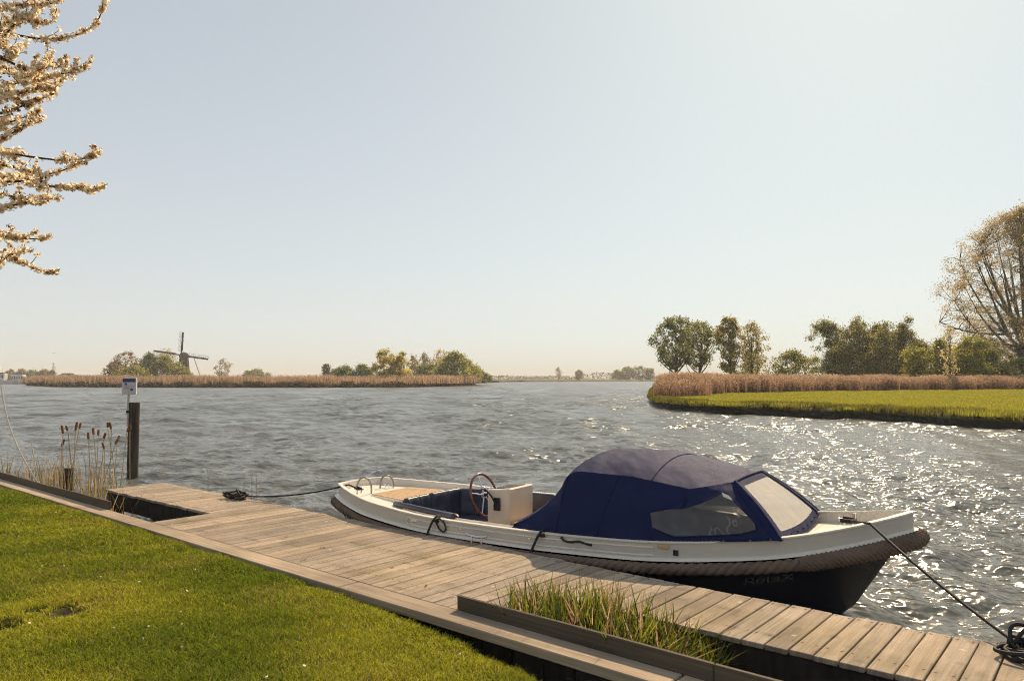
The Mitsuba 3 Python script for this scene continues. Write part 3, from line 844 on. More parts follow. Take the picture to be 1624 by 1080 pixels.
for x0 in (2.45, 3.28):
    put('fairlead', mapped(bevel_box(-0.02, 0.02, -0.006, 0.006, -0.012, 0.012, 0.005), lambda p: boat(p + near_side([x0], -0.05, 0.006)[0])), 'm_chrome', tender)


def on_boat_z(x, y, z):
    p = at(x, y, z) - BO
    return np.array([p @ BX, p @ BY, z])


for (ax_, ay_, bx_, by_, hz, zz0) in ((566, 774, 589, 775, 0.135, 0.245), (603, 769, 624, 769, 0.125, 0.225)):
    A, B = on_boat_z(ax_, ay_, zz0), on_boat_z(bx_, by_, zz0 - 0.015)
    mid_ = (A + B) / 2; t_ = np.linspace(0, np.pi, 22)
    pth = mid_ + np.cos(t_)[:, None] * (A - B) / 2 + np.sin(t_)[:, None] * np.array([0, 0, hz])
    pth = np.vstack([[*A[:2], A[2] - 0.08], pth, [*B[:2], B[2] - 0.08]])
    put('hoop_rail', tube(boat(pth), 0.0115, 10), 'm_steel', tender, smooth=40)


def cleat(c, dirv, size, place, parent, bsdf='m_chrome', name='cleat'):
    d = np.array([*dirv, 0.0]); d /= np.linalg.norm(d)
    P = [c + d * s * size / 2 + Z * hz for s, hz in ((-1, 0.052 * size / 0.16), (-0.6, 0.044 * size / 0.16), (0, 0.04 * size / 0.16), (0.6, 0.044 * size / 0.16), (1, 0.052 * size / 0.16))]
    ms = [tube(place(np.array(P)), [0.008, 0.011, 0.012, 0.011, 0.008], 8)] + [tube(place(np.array([c + d * s * size * 0.22 + Z * -0.005, c + d * s * size * 0.22 + Z * 0.04 * size / 0.16])), 0.011, 8) for s in (-1, 1)]
    return put(name, cat_mesh(ms), bsdf, parent, smooth=40)


stern_c = on_boat_z(569, 781, 0.20); bow_c = on_boat_z(1346, 833, 0.345); stern_c2 = on_boat_z(614, 771, 0.20); far_c = on_boat_z(660, 765, 0.17)
cleat(stern_c, (1, 0.2), 0.14, boat, tender); cleat(stern_c2, (1, 0.2), 0.12, boat, tender); cleat(far_c, (1, -0.2), 0.13, boat, tender)
bowc = cleat(bow_c, (1, 0.0), 0.16, boat, tender)
put('bow_post', tube(boat([bow_c + [0.03, 0.12, -0.03], bow_c + [0.03, 0.12, 0.09]]), 0.018, 10), 'm_chrome', tender, smooth=40)
put('rail_strap', tube(boat(near_side(np.linspace(3.62, 3.93, 16), 0, 0.014) + np.c_[np.zeros(16), np.zeros(16), np.interp(np.linspace(0, 1, 16), [0, 0.1, 0.3, 0.6, 1], [-0.005, -0.035, -0.042, -0.03, -0.052])]), 0.011, 8), 'm_rope', tender, smooth=40, label='black carrying strap under the rail')
# the boat's name on the bow
txt = meshkit.text_mesh('RelaX', 0.062, 0.0015)
tw = txt.bounds[1][0]
def hull_y(x, z):
    """Half width of the dark hull at x and height z."""
    def lv(zo, sc, xs, xe, za=None):
        q = np.clip((x - xs) / (xe - xs) * BL, 0, BL)
        return bfun(q) * sc, (zfun(q) + zo) if za is None else np.full_like(x, za)
    (y1, z1), (y2, z2), (y3, z3) = lv(-0.14, 1.0, 0.0, BL - 0.04), lv(-0.30, 0.975, 0.03, BL - 0.13), lv(0, 0.93, 0.22, 5.90, -0.33)
    up_ = y2 + (y1 - y2) * (z - z2) / (z1 - z2)
    return np.where(z > z2, up_, y3 + (y2 - y3) * (z - z3) / (z2 - z3))


def on_hull(p):
    x = 5.17 + p[:, 0] * 0.36 / tw
    zt = p[:, 1] - 0.100 + 0.16 * (x - 5.2)
    return boat(np.c_[x + 0.22 * p[:, 1], -hull_y(x, zt) - 0.011 - p[:, 2] * 2.5, zt])
txt = txt.subdivide_to_size(0.02)
put('name_lettering', mapped(txt, on_hull), 'm_matte', tender, color=(0.085, 0.072, 0.062), label='dull painted name on the bow')

# ------------------------------------------------------------------ ropes
def rope(name, pts, r, label, cat='rope', n=60, extra=(), place=None, group=None, kind=None):
    ms = [tube(np.asarray(curve(pts, n)), r, 8)] + list(extra)
    return put(name, cat_mesh(ms), 'm_rope', smooth=50, label=label, cat=cat, group=group)


def coil(c, rad_, turns, r, seed, spread=0.05, stand=0.35, squash=0.8):
    """Loose loops of rope lying over each other, some of them leaning up."""
    g = np.random.default_rng(seed)
    out = []
    a = np.linspace(0, 2 * np.pi * 1.04, 40)
    for t_ in range(turns):
        k = rad_ * g.uniform(0.65, 1.15); tilt = g.uniform(0.05, 0.22) if g.uniform() > stand else g.uniform(0.6, 1.25); az = g.uniform(0, 2 * np.pi)
        q = np.c_[k * np.cos(a), k * squash * g.uniform(0.7, 1.1) * np.sin(a) + 0.012 * np.sin(3 * a + az), 0.006 * np.sin(2 * a + az)]
        cz, sz, ct, st_ = math.cos(az), math.sin(az), math.cos(tilt), math.sin(tilt)
        q = np.c_[q[:, 0], q[:, 1] * ct - q[:, 2] * st_, q[:, 1] * st_ + q[:, 2] * ct]
        q = np.c_[q[:, 0] * cz - q[:, 1] * sz, q[:, 0] * sz + q[:, 1] * cz, q[:, 2]]
        q[:, 2] += r + 0.006 * t_ - q[:, 2].min()
        out.append(tube(dock(q + [c[0] + g.normal(0, spread), c[1] + g.normal(0, spread * 0.5), 0]), r, 8))
    return out


c0 = (-9.19, 5.33)
put('rope_coil', cat_mesh(coil(c0, 0.10, 9, 0.012, 3, 0.07, 0.25, 0.6) + coil((c0[0] + 0.13, c0[1] + 0.01), 0.09, 2, 0.012, 6, 0.01, 1.0)), 'm_rope', smooth=50, label='black rope coil on the jetty beside the stern line, at the far end', cat='rope coil')
c1 = (-0.50, 5.22)
put('rope_coil', cat_mesh(coil(c1, 0.115, 5, 0.0115, 9, 0.035, 0.0) + coil((c1[0] + 0.03, c1[1] + 0.05), 0.085, 5, 0.0115, 12, 0.025, 1.0)), 'm_rope', smooth=50, label='black rope coil on the jetty at the right edge, under the bow line', cat='rope coil')
s0 = dock([[c0[0] + 0.14, c0[1] + 0.02, 0.05]])[0]
s1 = boat([on_boat_z(553, 768.5, 0.285)])[0]; s2 = boat([stern_c + [0, 0, 0.035]])[0]
sag = (s0 + s1) / 2 - Z * 0.055
wrapk = [tube(boat(stern_c + np.c_[0.04 * np.cos(np.linspace(0, 9, 40)), 0.02 * np.sin(np.linspace(0, 9, 40)), 0.03 + np.linspace(0, 0.03, 40)]), 0.011, 8)]
wrapk.append(tube(curve([s1, (s1 + s2) / 2 + Z * 0.004, s2], 12), 0.0095, 8))
rope('stern_line', [s0, sag, s1], 0.0095, 'black mooring line from the stern to the far rope coil', extra=wrapk)
b0 = boat([bow_c + [0.0, 0, 0.04]])[0]; b1 = boat([on_boat_z(1380, 830, 0.44)])[0]; b2 = dock([[c1[0] - 0.03, c1[1] + 0.06, 0.05]])[0]
wrapk = [tube(boat(bow_c + np.c_[0.06 * np.cos(np.linspace(0, 15, 60)), 0.03 * np.sin(np.linspace(0, 15, 60)), 0.02 + np.linspace(0, 0.04, 60)]), 0.011, 8)]
ms = [tube(curve([b0, b1], 8), 0.0105, 8), tube(curve([b1, (b1 + b2) / 2 - Z * 0.03, b2], 40), 0.0105, 8)] + wrapk
put('bow_line', cat_mesh(ms), 'm_rope', smooth=50, label='black mooring line from the bow down to the right hand rope coil', cat='rope')
for i, (x0, lab) in enumerate(((2.13, 'short black tie with a loop over the rail, beside the cockpit'), (3.42, 'short black tie over the rail under the hood'))):
    p0 = near_side([x0], 0.02, 0.0)[0]; p1 = near_side([x0 - 0.10], -0.20, 0.10)[0]
    ms = [tube(boat(curve([p0 + [0, 0.05, 0.0], p0 + [0, -0.02, 0.012], p0 + [-0.05, -0.055, -0.09], p1], 16)), 0.012, 8)]
    ms.append(tube(boat(p0 + np.c_[0.02 * np.cos(np.linspace(0, 14, 40)), -0.015 + 0.02 * np.sin(np.linspace(0, 14, 40)), -0.015 - np.linspace(0, 0.02, 40)]), 0.010, 8))
    if i == 0:
        a = np.linspace(0, 2 * np.pi, 24)
        ms.append(tube(boat(p0 + np.c_[0.075 + 0.06 * np.cos(a), np.full(24, -0.03), -0.06 + 0.055 * np.sin(a) - 0.03 * np.cos(a)]), 0.009, 8))
    put('fender_tie', cat_mesh(ms), 'm_rope', smooth=50, label=lab, cat='rope')
dc = at(764, 861, 0.0); cu, cv = dc @ U, min(dc @ V, 5.37)
cleat(np.array([cu, cv, 0.005]), (1, 0.15), 0.26, dock, None, name='jetty_cleat')
labels['jetty_cleat'] = {'label': 'grey metal mooring cleat on the jetty edge beside the boat', 'category': 'cleat'}

# ------------------------------------------------------------------ piles and sign at the left
base = at(210, 757, WATER)
pile_ = lambda b, r, z1, n=12: tube(np.array([[b[0], b[1], -1.6], [b[0], b[1], -0.2], [b[0], b[1], z1 - 0.006], [b[0], b[1], z1]]), [r, r, r, r * 0.94], n)
PD = base[1]
ztop = EYE + (600 - 638) / FOC * PD
put('mooring_post', pile_(base, 0.108, ztop, 16), 'm_post', smooth=40, label='tall black wooden mooring post in the water beside the sign', cat='post')
b2_ = at(108, 786, WATER)
put('mooring_post', pile_(b2_, 0.082, EYE + (600 - 741) / FOC * b2_[1], 14), 'm_post', smooth=40, label='short dark wooden post among the reeds behind the quay', cat='post')
SD = PD - 0.13
sgn = thing('sign', 'white notice board with a blue header on a thin pole by the tall post', 'sign')
s_a, s_b = far(194.0, 599.5, SD), far(213.5, 626, SD)
put('pole', tube(np.array([far(200.5, 676, SD), far(201.5, 640, SD), far(202.5, 622, SD)]) + [0, 0.05, 0], 0.022, 10), 'm_gloss', sgn, smooth=40, color=(0.42, 0.36, 0.29))
sw, sh = s_b[0] - s_a[0], s_a[2] - s_b[2]
rot = math.radians(14)


def sign_pt(p):
    """Local sign coordinates: x across, y depth (away), z up, origin at the panel's top left front corner."""
    p = np.atleast_2d(p)
    return s_a + np.c_[p[:, 0] * math.cos(rot) + p[:, 1] * -math.sin(rot), p[:, 0] * -math.sin(rot) * -1 + p[:, 1] * math.cos(rot), p[:, 2]]


put('panel', mapped(bevel_box(0, sw, 0.0, 0.10, -sh, 0, 0.006), sign_pt), 'm_gloss', sgn, color=(0.48, 0.48, 0.49))
put('header', mapped(bevel_box(0.012, sw - 0.012, -0.006, -0.001, -0.085, -0.012, 0.001), sign_pt), 'm_gloss', sgn, color=(0.02, 0.035, 0.13), label='dark blue header band of the sign')
for sx, sz, w_, h_ in ((0.27, -0.125, 0.04, 0.045), (0.70, -0.24, 0.05, 0.045)):
    put('pictogram', mapped(bevel_box(sx * sw - w_ / 2, sx * sw + w_ / 2, -0.005, -0.001, sz - h_ / 2, sz + h_ / 2, 0.001), sign_pt), 'm_gloss', sgn, color=(0.03, 0.06, 0.22))
for zz0 in (-0.17, -0.195, -0.215):
    put('text_line', mapped(bevel_box(0.03, sw * (0.55 if zz0 < -0.2 else 0.85), -0.0045, -0.001, zz0 - 0.005, zz0 + 0.005, 0.001), sign_pt), 'm_gloss', sgn, color=(0.40, 0.25, 0.25))
put('bracket', tube(np.array([far(199, 653, SD) + [0, 0.03, 0], far(206, 653, SD) + [0, 0.06, 0]]), 0.028, 8), 'm_rope', sgn, smooth=40)

# ------------------------------------------------------------------ foliage helpers
def leaves(pos, size, colour, rng, aspect=0.6, droop=None):
    """One folded quad per leaf."""
    n = len(pos)
    a = rng.normal(size=(n, 3)); a /= np.linalg.norm(a, axis=1, keepdims=True)
    if droop is not None: a = a * (1 - droop) + np.array([0, 0, -1.0]) * droop; a /= np.linalg.norm(a, axis=1, keepdims=True)
    b = np.cross(a, rng.normal(size=(n, 3))); b /= np.linalg.norm(b, axis=1, keepdims=True)
    s = np.asarray(size)[:, None]
    v = np.stack([pos - a * s * 0.5, pos + b * s * aspect * 0.5, pos + a * s * 0.5, pos - b * s * aspect * 0.5], 1).reshape(-1, 3)
    i = np.arange(n)[:, None] * 4
    return tm(v, np.vstack([i + [0, 1, 2], i + [0, 2, 3]])), np.repeat(colour, 4, 0)


def limbs(segs, sides=5):
    """Many tapered limbs: list of (points, radii)."""
    return cat_mesh([tube(p, r, sides, caps=False) for p, r in segs])


def tree(name, label, base, height, width, rng, n_leaf, leaf, tones, cat='tree', group=None, clear=0.25, shape='round', n_limb=9, n_twig=70, trunk_r=None, bark=(0.055, 0.042, 0.032), fuzz=1.0, stems=1, droop=None, plumes=0, lean=0.0, clump=1.0, inner=0.35):
    """Tapered trunk, limbs and twigs that reach leaf clusters inside the crown's outline; the crown is many small leaves."""
    base = np.asarray(base, float)
    H, W = height, width / 2
    key = thing(name, label, cat, group)
    trunk_r = trunk_r or H * 0.022

    def radius(f):            # crown half width at height fraction f of the crown
        if shape == 'round': return W * np.sqrt(np.clip(1 - (2 * f - 1) ** 2, 0, 1)) ** 0.8
        if shape == 'vase': return W * np.clip(0.35 + 1.1 * f, 0, 1) * np.clip((1 - f) * 4.2, 0, 1) ** 0.5
        if shape == 'fan': return W * np.clip(0.55 + f * 1.5, 0, 1) * np.clip((1 - f) * 1.55, 0, 1) ** 0.62
        if shape == 'poplar': return W * np.clip(f * 4.5, 0.15, 1) ** 0.7 * np.clip((1 - f) * 1.9, 0, 1) ** 0.75
        if shape == 'bush': return W * np.clip(1 - f ** 2.2, 0, 1) ** 0.6 * np.clip(0.75 + f, 0, 1)
        return W * np.clip(1 - f, 0, 1)

    cz0 = clear * H
    top = lambda f: base[2] + cz0 + f * (H - cz0)
    segs = []
    roots = [base + np.array([rng.normal(0, W * 0.35), rng.normal(0, W * 0.35), 0]) if stems > 1 else base for _ in range(stems)]
    tips = []
    limb_pts = []
    for rt in roots:
        tp = rt + np.array([lean * H + rng.normal(0, 0.03 * H), rng.normal(0, 0.03 * H), (0.80 if shape != 'poplar' else 0.93) * H])
        tp[:2] = base[:2] + (tp[:2] - base[:2]) * 0.8
        tr = curve([rt, rt * 0.65 + tp * 0.35 + np.array([rng.normal(0, 0.015 * H), rng.normal(0, 0.015 * H), 0]), tp], 12)
        rr = trunk_r / math.sqrt(stems) * np.linspace(1.1, 0.22, 12)
        segs.append((tr, rr)); limb_pts.append(tr[3:])
        for i in range(max(1, n_limb // stems)):
            f0 = rng.uniform(0.15 if stems == 1 else 0.0, 0.75) if shape != 'fan' else rng.uniform(0.10, 0.42)
            j = f0 * 11; st = tr[int(j)] + (tr[min(11, int(j) + 1)] - tr[int(j)]) * (j % 1)
            if st[2] < base[2] + cz0 * 0.75 and stems == 1: st = tr[max(2, int(clear * 11))]
            a = 2.4 * i + rng.normal(0, 0.3)
            f1 = np.clip((st[2] - base[2]) / H + rng.uniform(0.12, 0.5), 0.25, 0.97)
            fc = np.clip((f1 * H - cz0) / (H - cz0), 0.05, 0.98)
            if shape == 'fan': fc = rng.uniform(0.25, 0.95)
            rad_ = radius(fc) * rng.uniform(0.6, 0.95)
            en = np.array([base[0] + lean * H * fc + rad_ * math.cos(a), base[1] + rad_ * math.sin(a), top(fc)])
            mid_ = st * 0.5 + en * 0.5 + np.array([0, 0, -0.06 * H + rng.normal(0, 0.015 * H)]) * (1 if shape != 'poplar' else 0.4)
            pth = curve([st, mid_, en], 9)
            r0 = trunk_r * 0.42 / math.sqrt(stems)
            segs.append((pth, np.linspace(r0, r0 * 0.2, 9))); limb_pts.append(pth[2:])
    LP = np.concatenate(limb_pts)
    n_c = int(n_twig * 1.7)
    n_leaf = int(n_leaf * 1.5)
    f = rng.uniform(0.0, 1, n_c * 3) ** 0.9
    a = rng.uniform(0, 2 * np.pi, n_c * 3); q = np.sqrt(rng.uniform(inner ** 2, 1, n_c * 3))
    rad_ = radius(f) * q * (0.78 + 0.35 * rng.uniform(0, 1, n_c * 3))
    rad_ = rad_ * (0.62 + 0.75 * meshkit.noise(np.c_[np.cos(a) * 1.6 + base[0], np.sin(a) * 1.6 + base[1], f * 3.2], 5))
    C = np.c_[base[0] + lean * H * f + rad_ * np.cos(a), base[1] + rad_ * np.sin(a), top(f) + rng.normal(0, 0.015 * H, n_c * 3)][:n_c]
    if plumes:
        pa = rng.uniform(0, 2 * np.pi, plumes) + np.arange(plumes) * 2.4; pr = W * np.sqrt(rng.uniform(0.0, 0.80, plumes)); ph_ = H * rng.uniform(0.66, 1.04, plumes); ph_[0] = H; pr[0] *= 0.3
        pk = rng.choice(plumes, n_c); ff = rng.uniform(0, 1, n_c)
        wd = W * 0.46 * np.sqrt(np.clip(1 - ff ** 1.6, 0, 1)) * rng.uniform(0.2, 1.1, n_c); aa = rng.uniform(0, 2 * np.pi, n_c)
        C = np.c_[base[0] + 1.12 * pr[pk] * np.cos(pa[pk]) * (0.75 + 0.3 * ff) + wd * np.cos(aa), base[1] + pr[pk] * np.sin(pa[pk]) + wd * np.sin(aa), base[2] + ph_[pk] * (0.04 + 0.94 * ff)]
    for c in C:
        d = np.linalg.norm(LP - c, axis=1) + 2.0 * np.clip(LP[:, 2] - c[2] + 0.02 * H, 0, None)
        st = LP[int(np.argmin(d))]
        pth = curve([st, st * 0.45 + c * 0.55 + rng.normal(0, 0.012 * H, 3), c], 5)
        segs.append((pth, np.linspace(trunk_r * 0.10, trunk_r * 0.03, 5)))
    put('trunk', limbs(segs), 'm_matte', key, smooth=True, color=bark)
    sig = clump * 0.62 * (W * H * 0.4) ** 0.5 / (n_c ** 0.34)
    wgt = rng.uniform(0.3, 1.4, n_c); pick = rng.choice(n_c, n_leaf, p=wgt / wgt.sum())
    pos = C[pick] + rng.normal(0, 1, (n_leaf, 3)) * sig * np.array([1, 1, 0.85]) * (0.6 + 0.8 * rng.uniform(0, 1, (n_leaf, 1)))
    pos[:, 2] = np.maximum(pos[:, 2], base[2] + 0.02 * H)
    t0, t1 = np.array(tones[0]), np.array(tones[1])
    t0, t1 = t0 * np.array([3.1, 3.3, 3.6]), t1 * np.array([3.0, 3.2, 3.5])
    tt_ = np.clip(rng.uniform(0, 1, n_c)[pick] * 0.7 + rng.normal(0.15, 0.2, n_leaf), 0, 1)[:, None]
    col = (t0 * (1 - tt_) + t1 * tt_) * rng.uniform(0.75, 1.25, (n_leaf, 1))
    m, c = leaves(pos, leaf * rng.uniform(0.6, 1.4, n_leaf), col, rng, droop=droop)
    put('crown', m, 'm_leaf', key, color=c)
    return key


YG = ((0.055, 0.058, 0.012), (0.15, 0.13, 0.028))
GR = ((0.035, 0.045, 0.012), (0.09, 0.095, 0.02))
BR = ((0.07, 0.045, 0.02), (0.17, 0.12, 0.05))
PALE = ((0.12, 0.095, 0.04), (0.25, 0.20, 0.10))
OL = ((0.045, 0.045, 0.014), (0.12, 0.105, 0.03))

# ------------------------------------------------------------------ banks
def bank(name, label, shore, inland, z_top, col_top, col_edge, rise=0.35, lift=None):
    """Land from a shoreline polyline (world, at water level) back to inland points; a steep earthen edge, then a top."""
    sh = np.asarray(shore, float)[:, :2]
    ls = LineString(sh)
    n_ = 240
    S = np.array([ls.interpolate(t, normalized=True).coords[0] for t in np.linspace(0, 1, n_)])
    d = np.gradient(S, axis=0); d /= np.linalg.norm(d, axis=1, keepdims=True)
    inn = np.c_[-d[:, 1], d[:, 0]]
    I = np.array([LineString(np.asarray(inland, float)).interpolate(t, normalized=True).coords[0] for t in np.linspace(0, 1, n_)])
    if np.mean((I - S) * inn) < 0: inn = -inn
    g = np.random.default_rng(len(name))
    jag = (meshkit.fbm(np.c_[S * 0.9, np.zeros(n_)], 4, seed=4) - 0.5)[:, None]
    rows, cols = [], []
    for off, zz_, ce in ((-0.6, WATER - 0.5, 0), (0.0, WATER - 0.05, 0), (rise * 0.4, WATER + 0.55 * (z_top - WATER), 0.05), (rise, z_top - 0.03, 0.45)):
        p = S + inn * (off + jag * rise * 1.2)
        rows.append(np.c_[p, np.full(n_, zz_) + jag[:, 0] * 0.12 * (off > 0)]); cols.append(ce)
    for t in (0.03, 0.12, 0.4, 1.0):
        p = (S + inn * rise) * (1 - t) + I * t
        rows.append(np.c_[p, np.full(n_, z_top)]); cols.append(1.0)
    G = np.array(rows)
    c = np.repeat(np.array([np.array(col_edge) * (1 - k) + np.array(col_top) * k for k in cols]), n_, 0)
    return put(name, up_faces(grid_mesh(G)), 'm_matte', smooth=True, kind='structure', label=label, color=c)


# right bank: meadow with a dark earthen edge
r_shore_px = [(1900, 712), (1760, 696), (1624, 683), (1520, 676), (1400, 668), (1250, 660.5), (1130, 656), (1060, 648.5), (1043, 640), (1040, 626), (1043, 617), (1043, 611), (1046, 607)]
r_shore = np.array([at(x, y, WATER) for x, y in r_shore_px])
r_in = np.array([[400, 60], [420, 120], [430, 200], [430, 300], [440, 420]])
bank('meadow', 'bright green meadow on the right bank', r_shore, r_in, 0.10, (0.15, 0.15, 0.02), (0.010, 0.008, 0.006), 0.45)
RB = Polygon(np.r_[r_shore[:, :2], r_in[::-1]]).buffer(-0.3)
# left bank
l_shore_px = [(56, 608.6), (50, 611.5), (100, 614), (300, 614.7), (500, 614.6), (640, 614.2), (730, 612.0), (752, 608.6), (775, 606.6), (830, 605.5), (1000, 604.6), (1100, 604.4)]
l_shore = np.array([at(x, y, WATER) for x, y in l_shore_px])
l_in = np.array([[-260, 420], [-240, 700], [-120, 900], [200, 1100], [600, 1200]])
bank('reed_bank', 'low far bank with dark earthen edge below the reeds', l_shore, l_in, 0.38, (0.11, 0.09, 0.03), (0.016, 0.013, 0.009), 1.2)
f_shore = np.array([at(x, y, WATER) for x, y in [(-900, 606.2), (-300, 605.4), (0, 605.2), (120, 605.0), (400, 604.8)]])
bank('polder', 'flat far land beyond the left hand boats', f_shore, np.array([[-2000, 900], [-1400, 1500], [-300, 1600], [-100, 1600]]), 0.1, (0.07, 0.08, 0.02), (0.02, 0.018, 0.01), 1.5)
bg = [at(x, 603.9, WATER) for x in (300, 700, 1100, 1600, 2200)]
bank('polder_meadow', 'thin green strip of far meadow across the water', np.array(bg), np.array([[-400, 2300], [300, 2400], [900, 2400], [2500, 2400]]), 0.25, (0.09, 0.11, 0.02), (0.02, 0.02, 0.01), 2.0)

# ------------------------------------------------------------------ reeds and meadow grass
def reed_group(name, n_, sx, sy, hgt, wid, lo, hi, plume, seed, plume_c=(0.36, 0.25, 0.16)):
    g = np.random.default_rng(seed)
    base_ = np.c_[g.uniform(-sx / 2, sx / 2, n_), g.uniform(-sy / 2, sy / 2, n_), np.zeros(n_)]
    h_ = hgt * g.uniform(0.5, 1.1, n_) ** 0.8
    a = g.uniform(0, 2 * np.pi, n_)
    lean_ = np.stack([np.cos(a), np.sin(a), 0 * a], 1) * (h_ * g.uniform(0.02, 0.16, n_))[:, None]
    t_ = g.uniform(0, 1, (n_, 1))
    col = (np.array(lo) * (1 - t_) + np.array(hi) * t_) * g.uniform(0.75, 1.25, (n_, 1))
    m, c = blades(base_, h_, wid * g.uniform(0.6, 1.4, n_), lean_, col, g, tip=0.3)
    if plume:
        sel = g.uniform(0, 1, n_) < plume
        tp = base_[sel] + Z * h_[sel, None] + lean_[sel]
        pm, pc = leaves(np.concatenate([tp + g.normal(0, 0.04, tp.shape) for _ in range(3)]), np.full(3 * len(tp), 0.20), np.tile(plume_c, (3 * len(tp), 1)) * g.uniform(0.8, 1.3, (3 * len(tp), 1)), g, aspect=0.22, droop=0.55)
        c = np.vstack([c, pc]); m = cat_mesh([m, pm])
    scene[name] = {'type': 'shapegroup', 'stems': mikit.ply(m, 'm_leaf', color=c)}


def scatter(key, group, pts, rng, smin=0.9, smax=1.1, z=0.0):
    for k, p in enumerate(pts):
        s = rng.uniform(smin, smax)
        scene[f'{key}__{k + 1:03d}'] = {'type': 'instance', 'ref': {'type': 'ref', 'id': group},
                                         'to_world': T().translate([float(p[0]), float(p[1]), float(p[2] if len(p) > 2 else z)]).rotate([0, 0, 1], float(rng.integers(0, 360))).scale([1, 1, float(s)])}


reed_group('reed_patch_red', 620, 2.6, 2.6, 1.62, 0.030, (0.21, 0.125, 0.085), (0.40, 0.265, 0.19), 0.45, 1, (0.42, 0.30, 0.21))
reed_group('reed_patch_tan', 420, 7.0, 7.0, 1.85, 0.085, (0.24, 0.15, 0.09), (0.48, 0.34, 0.23), 0.25, 2, (0.46, 0.34, 0.24))
reed_group('meadow_patch', 2600, 3.4, 3.4, 0.20, 0.020, (0.18, 0.19, 0.028), (0.41, 0.38, 0.055), 0, 3)
reed_group('dark_sedge', 260, 4.0, 1.6, 0.75, 0.07, (0.018, 0.018, 0.009), (0.07, 0.055, 0.022), 0, 5)
reed_group('edge_patch', 380, 1.6, 0.8, 0.26, 0.022, (0.05, 0.055, 0.012), (0.22, 0.20, 0.04), 0, 4)
rng = np.random.default_rng(21)
pts = []
# front of the reed bed on the right bank runs along these photo rows
rf = [(1080, 629.5), (1090, 628), (1105, 626.8), (1140, 624.5), (1250, 622.5), (1400, 620), (1520, 619.5), (1624, 618.5), (1780, 617.5), (2000, 616.5)]
rfw = np.array([at(x, y, 0.10)[:2] for x, y in rf])
fl = LineString(rfw)
for s in np.arange(0, fl.length, 1.5):
    c = np.array(fl.interpolate(s).coords[0]); d = c / np.linalg.norm(c)
    for k in range(5):
        q = c + d * (k * 1.9 + rng.uniform(0, 0.8)) + rng.normal(0, 0.35, 2)
        pts.append([*q, 0.08])
# the reddish tip of the bed along the water's left edge
for y in np.linspace(632, 608, 22):
    c = at(1048 + 2 * rng.uniform(), y, 0.0)[:2]
    pts.append([c[0] + 1.0, c[1] + rng.normal(0, 0.3), 0.0])
pts = np.array(pts)
vis = in_view(np.c_[pts[:, :2], np.ones(len(pts))], 120)
scatter('reed_bed', 'reed_patch_red', pts[vis], rng, 0.68, 1.16)
labels['reed_bed'] = {'label': 'reddish brown dry reed bed behind the green meadow on the right bank', 'category': 'reeds', 'kind': 'stuff'}
# meadow grass
g = np.random.default_rng(22)
mp = []
import shapely
frontpoly = Polygon(np.r_[r_shore[:9, :2], rfw]).buffer(0)
x0, y0, x1, y1 = frontpoly.bounds
for x_ in np.arange(x0, x1, 2.7):
    for y_ in np.arange(y0, y1, 2.7):
        q = np.array([x_, y_]) + g.normal(0, 0.4, 2)
        if frontpoly.buffer(-0.55).contains(shapely.geometry.Point(q)) and in_view(np.array([[*q, 0.1]]), 150)[0]: mp.append([*q, 0.04])
scatter('meadow_grass', 'meadow_patch', mp, g, 0.7, 1.3)
labels['meadow_grass'] = {'label': 'bright yellow green grass of the meadow on the right bank', 'category': 'grass', 'kind': 'stuff'}
ep = []
sl = LineString(r_shore[:12, :2])
for s in np.arange(0, sl.length, 0.75):
    c = np.array(sl.interpolate(s).coords[0]); d = c / np.linalg.norm(c)
    for k, (o, zz_) in enumerate(((0.75, 0.0), (1.15, 0.07), (1.7, 0.09))):
        q = c + d * (o + g.uniform(-0.1, 0.25))
        if in_view(np.array([[*q, 0.0]]), 150)[0]: ep.append([*q, zz_ - 0.06])
scatter('bank_sedge', 'edge_patch', ep, g, 0.6, 1.3)
labels['bank_sedge'] = {'label': 'ragged dark sedge hanging over the earthen edge of the right bank', 'category': 'sedge', 'kind': 'stuff'}
# tan reeds along the left bank
pts = []
ll = LineString(l_shore[:8, :2])
for s in np.arange(0, ll.length, 4.6):
    c = np.array(ll.interpolate(s).coords[0]); d = np.array([0.0, 1.0])
    for k in range(4):
        q = c + d * (4.4 + k * 5.0 + rng.uniform(0, 2)) + np.array([rng.normal(0, 1.0), 0])
        px = 812 + FOC * q[0] / q[1]
        if px < 742: pts.append([*q, 0.30])
scatter('reed_belt', 'reed_patch_tan', pts, rng, 0.6, 1.15)
labels['reed_belt'] = {'label': 'tan dry reed belt along the far left bank below the windmill', 'category': 'reeds', 'kind': 'stuff'}

pts = []
for s in np.arange(0, ll.length, 2.6):
    c = np.array(ll.interpolate(s).coords[0])
    px = 812 + FOC * c[0] / c[1]
    if px < 745:
        for o, zz_ in ((0.5, -0.45), (1.3, 0.0)): pts.append([c[0] + rng.normal(0, 0.5), c[1] + o + rng.uniform(0, 0.6), zz_])
scatter('bank_sedge_001', 'dark_sedge', pts, rng, 0.5, 1.4)
labels['bank_sedge_001'] = {'label': 'dark sedge and roots along the waterline below the far tan reed belt', 'category': 'sedge', 'kind': 'stuff'}

# ------------------------------------------------------------------ trees
def px_tree(name, label, x, top_y, base_y, w_px, dist, seed, n_leaf, leaf, tones, z0=0.0, **kw):
    b = far(x, 600, dist); s = dist / FOC
    zt = EYE + (600 - top_y) * s
    return tree(name, label, [b[0], b[1], z0], zt - z0, w_px * s, np.random.default_rng(seed), n_leaf, leaf, tones, **kw)


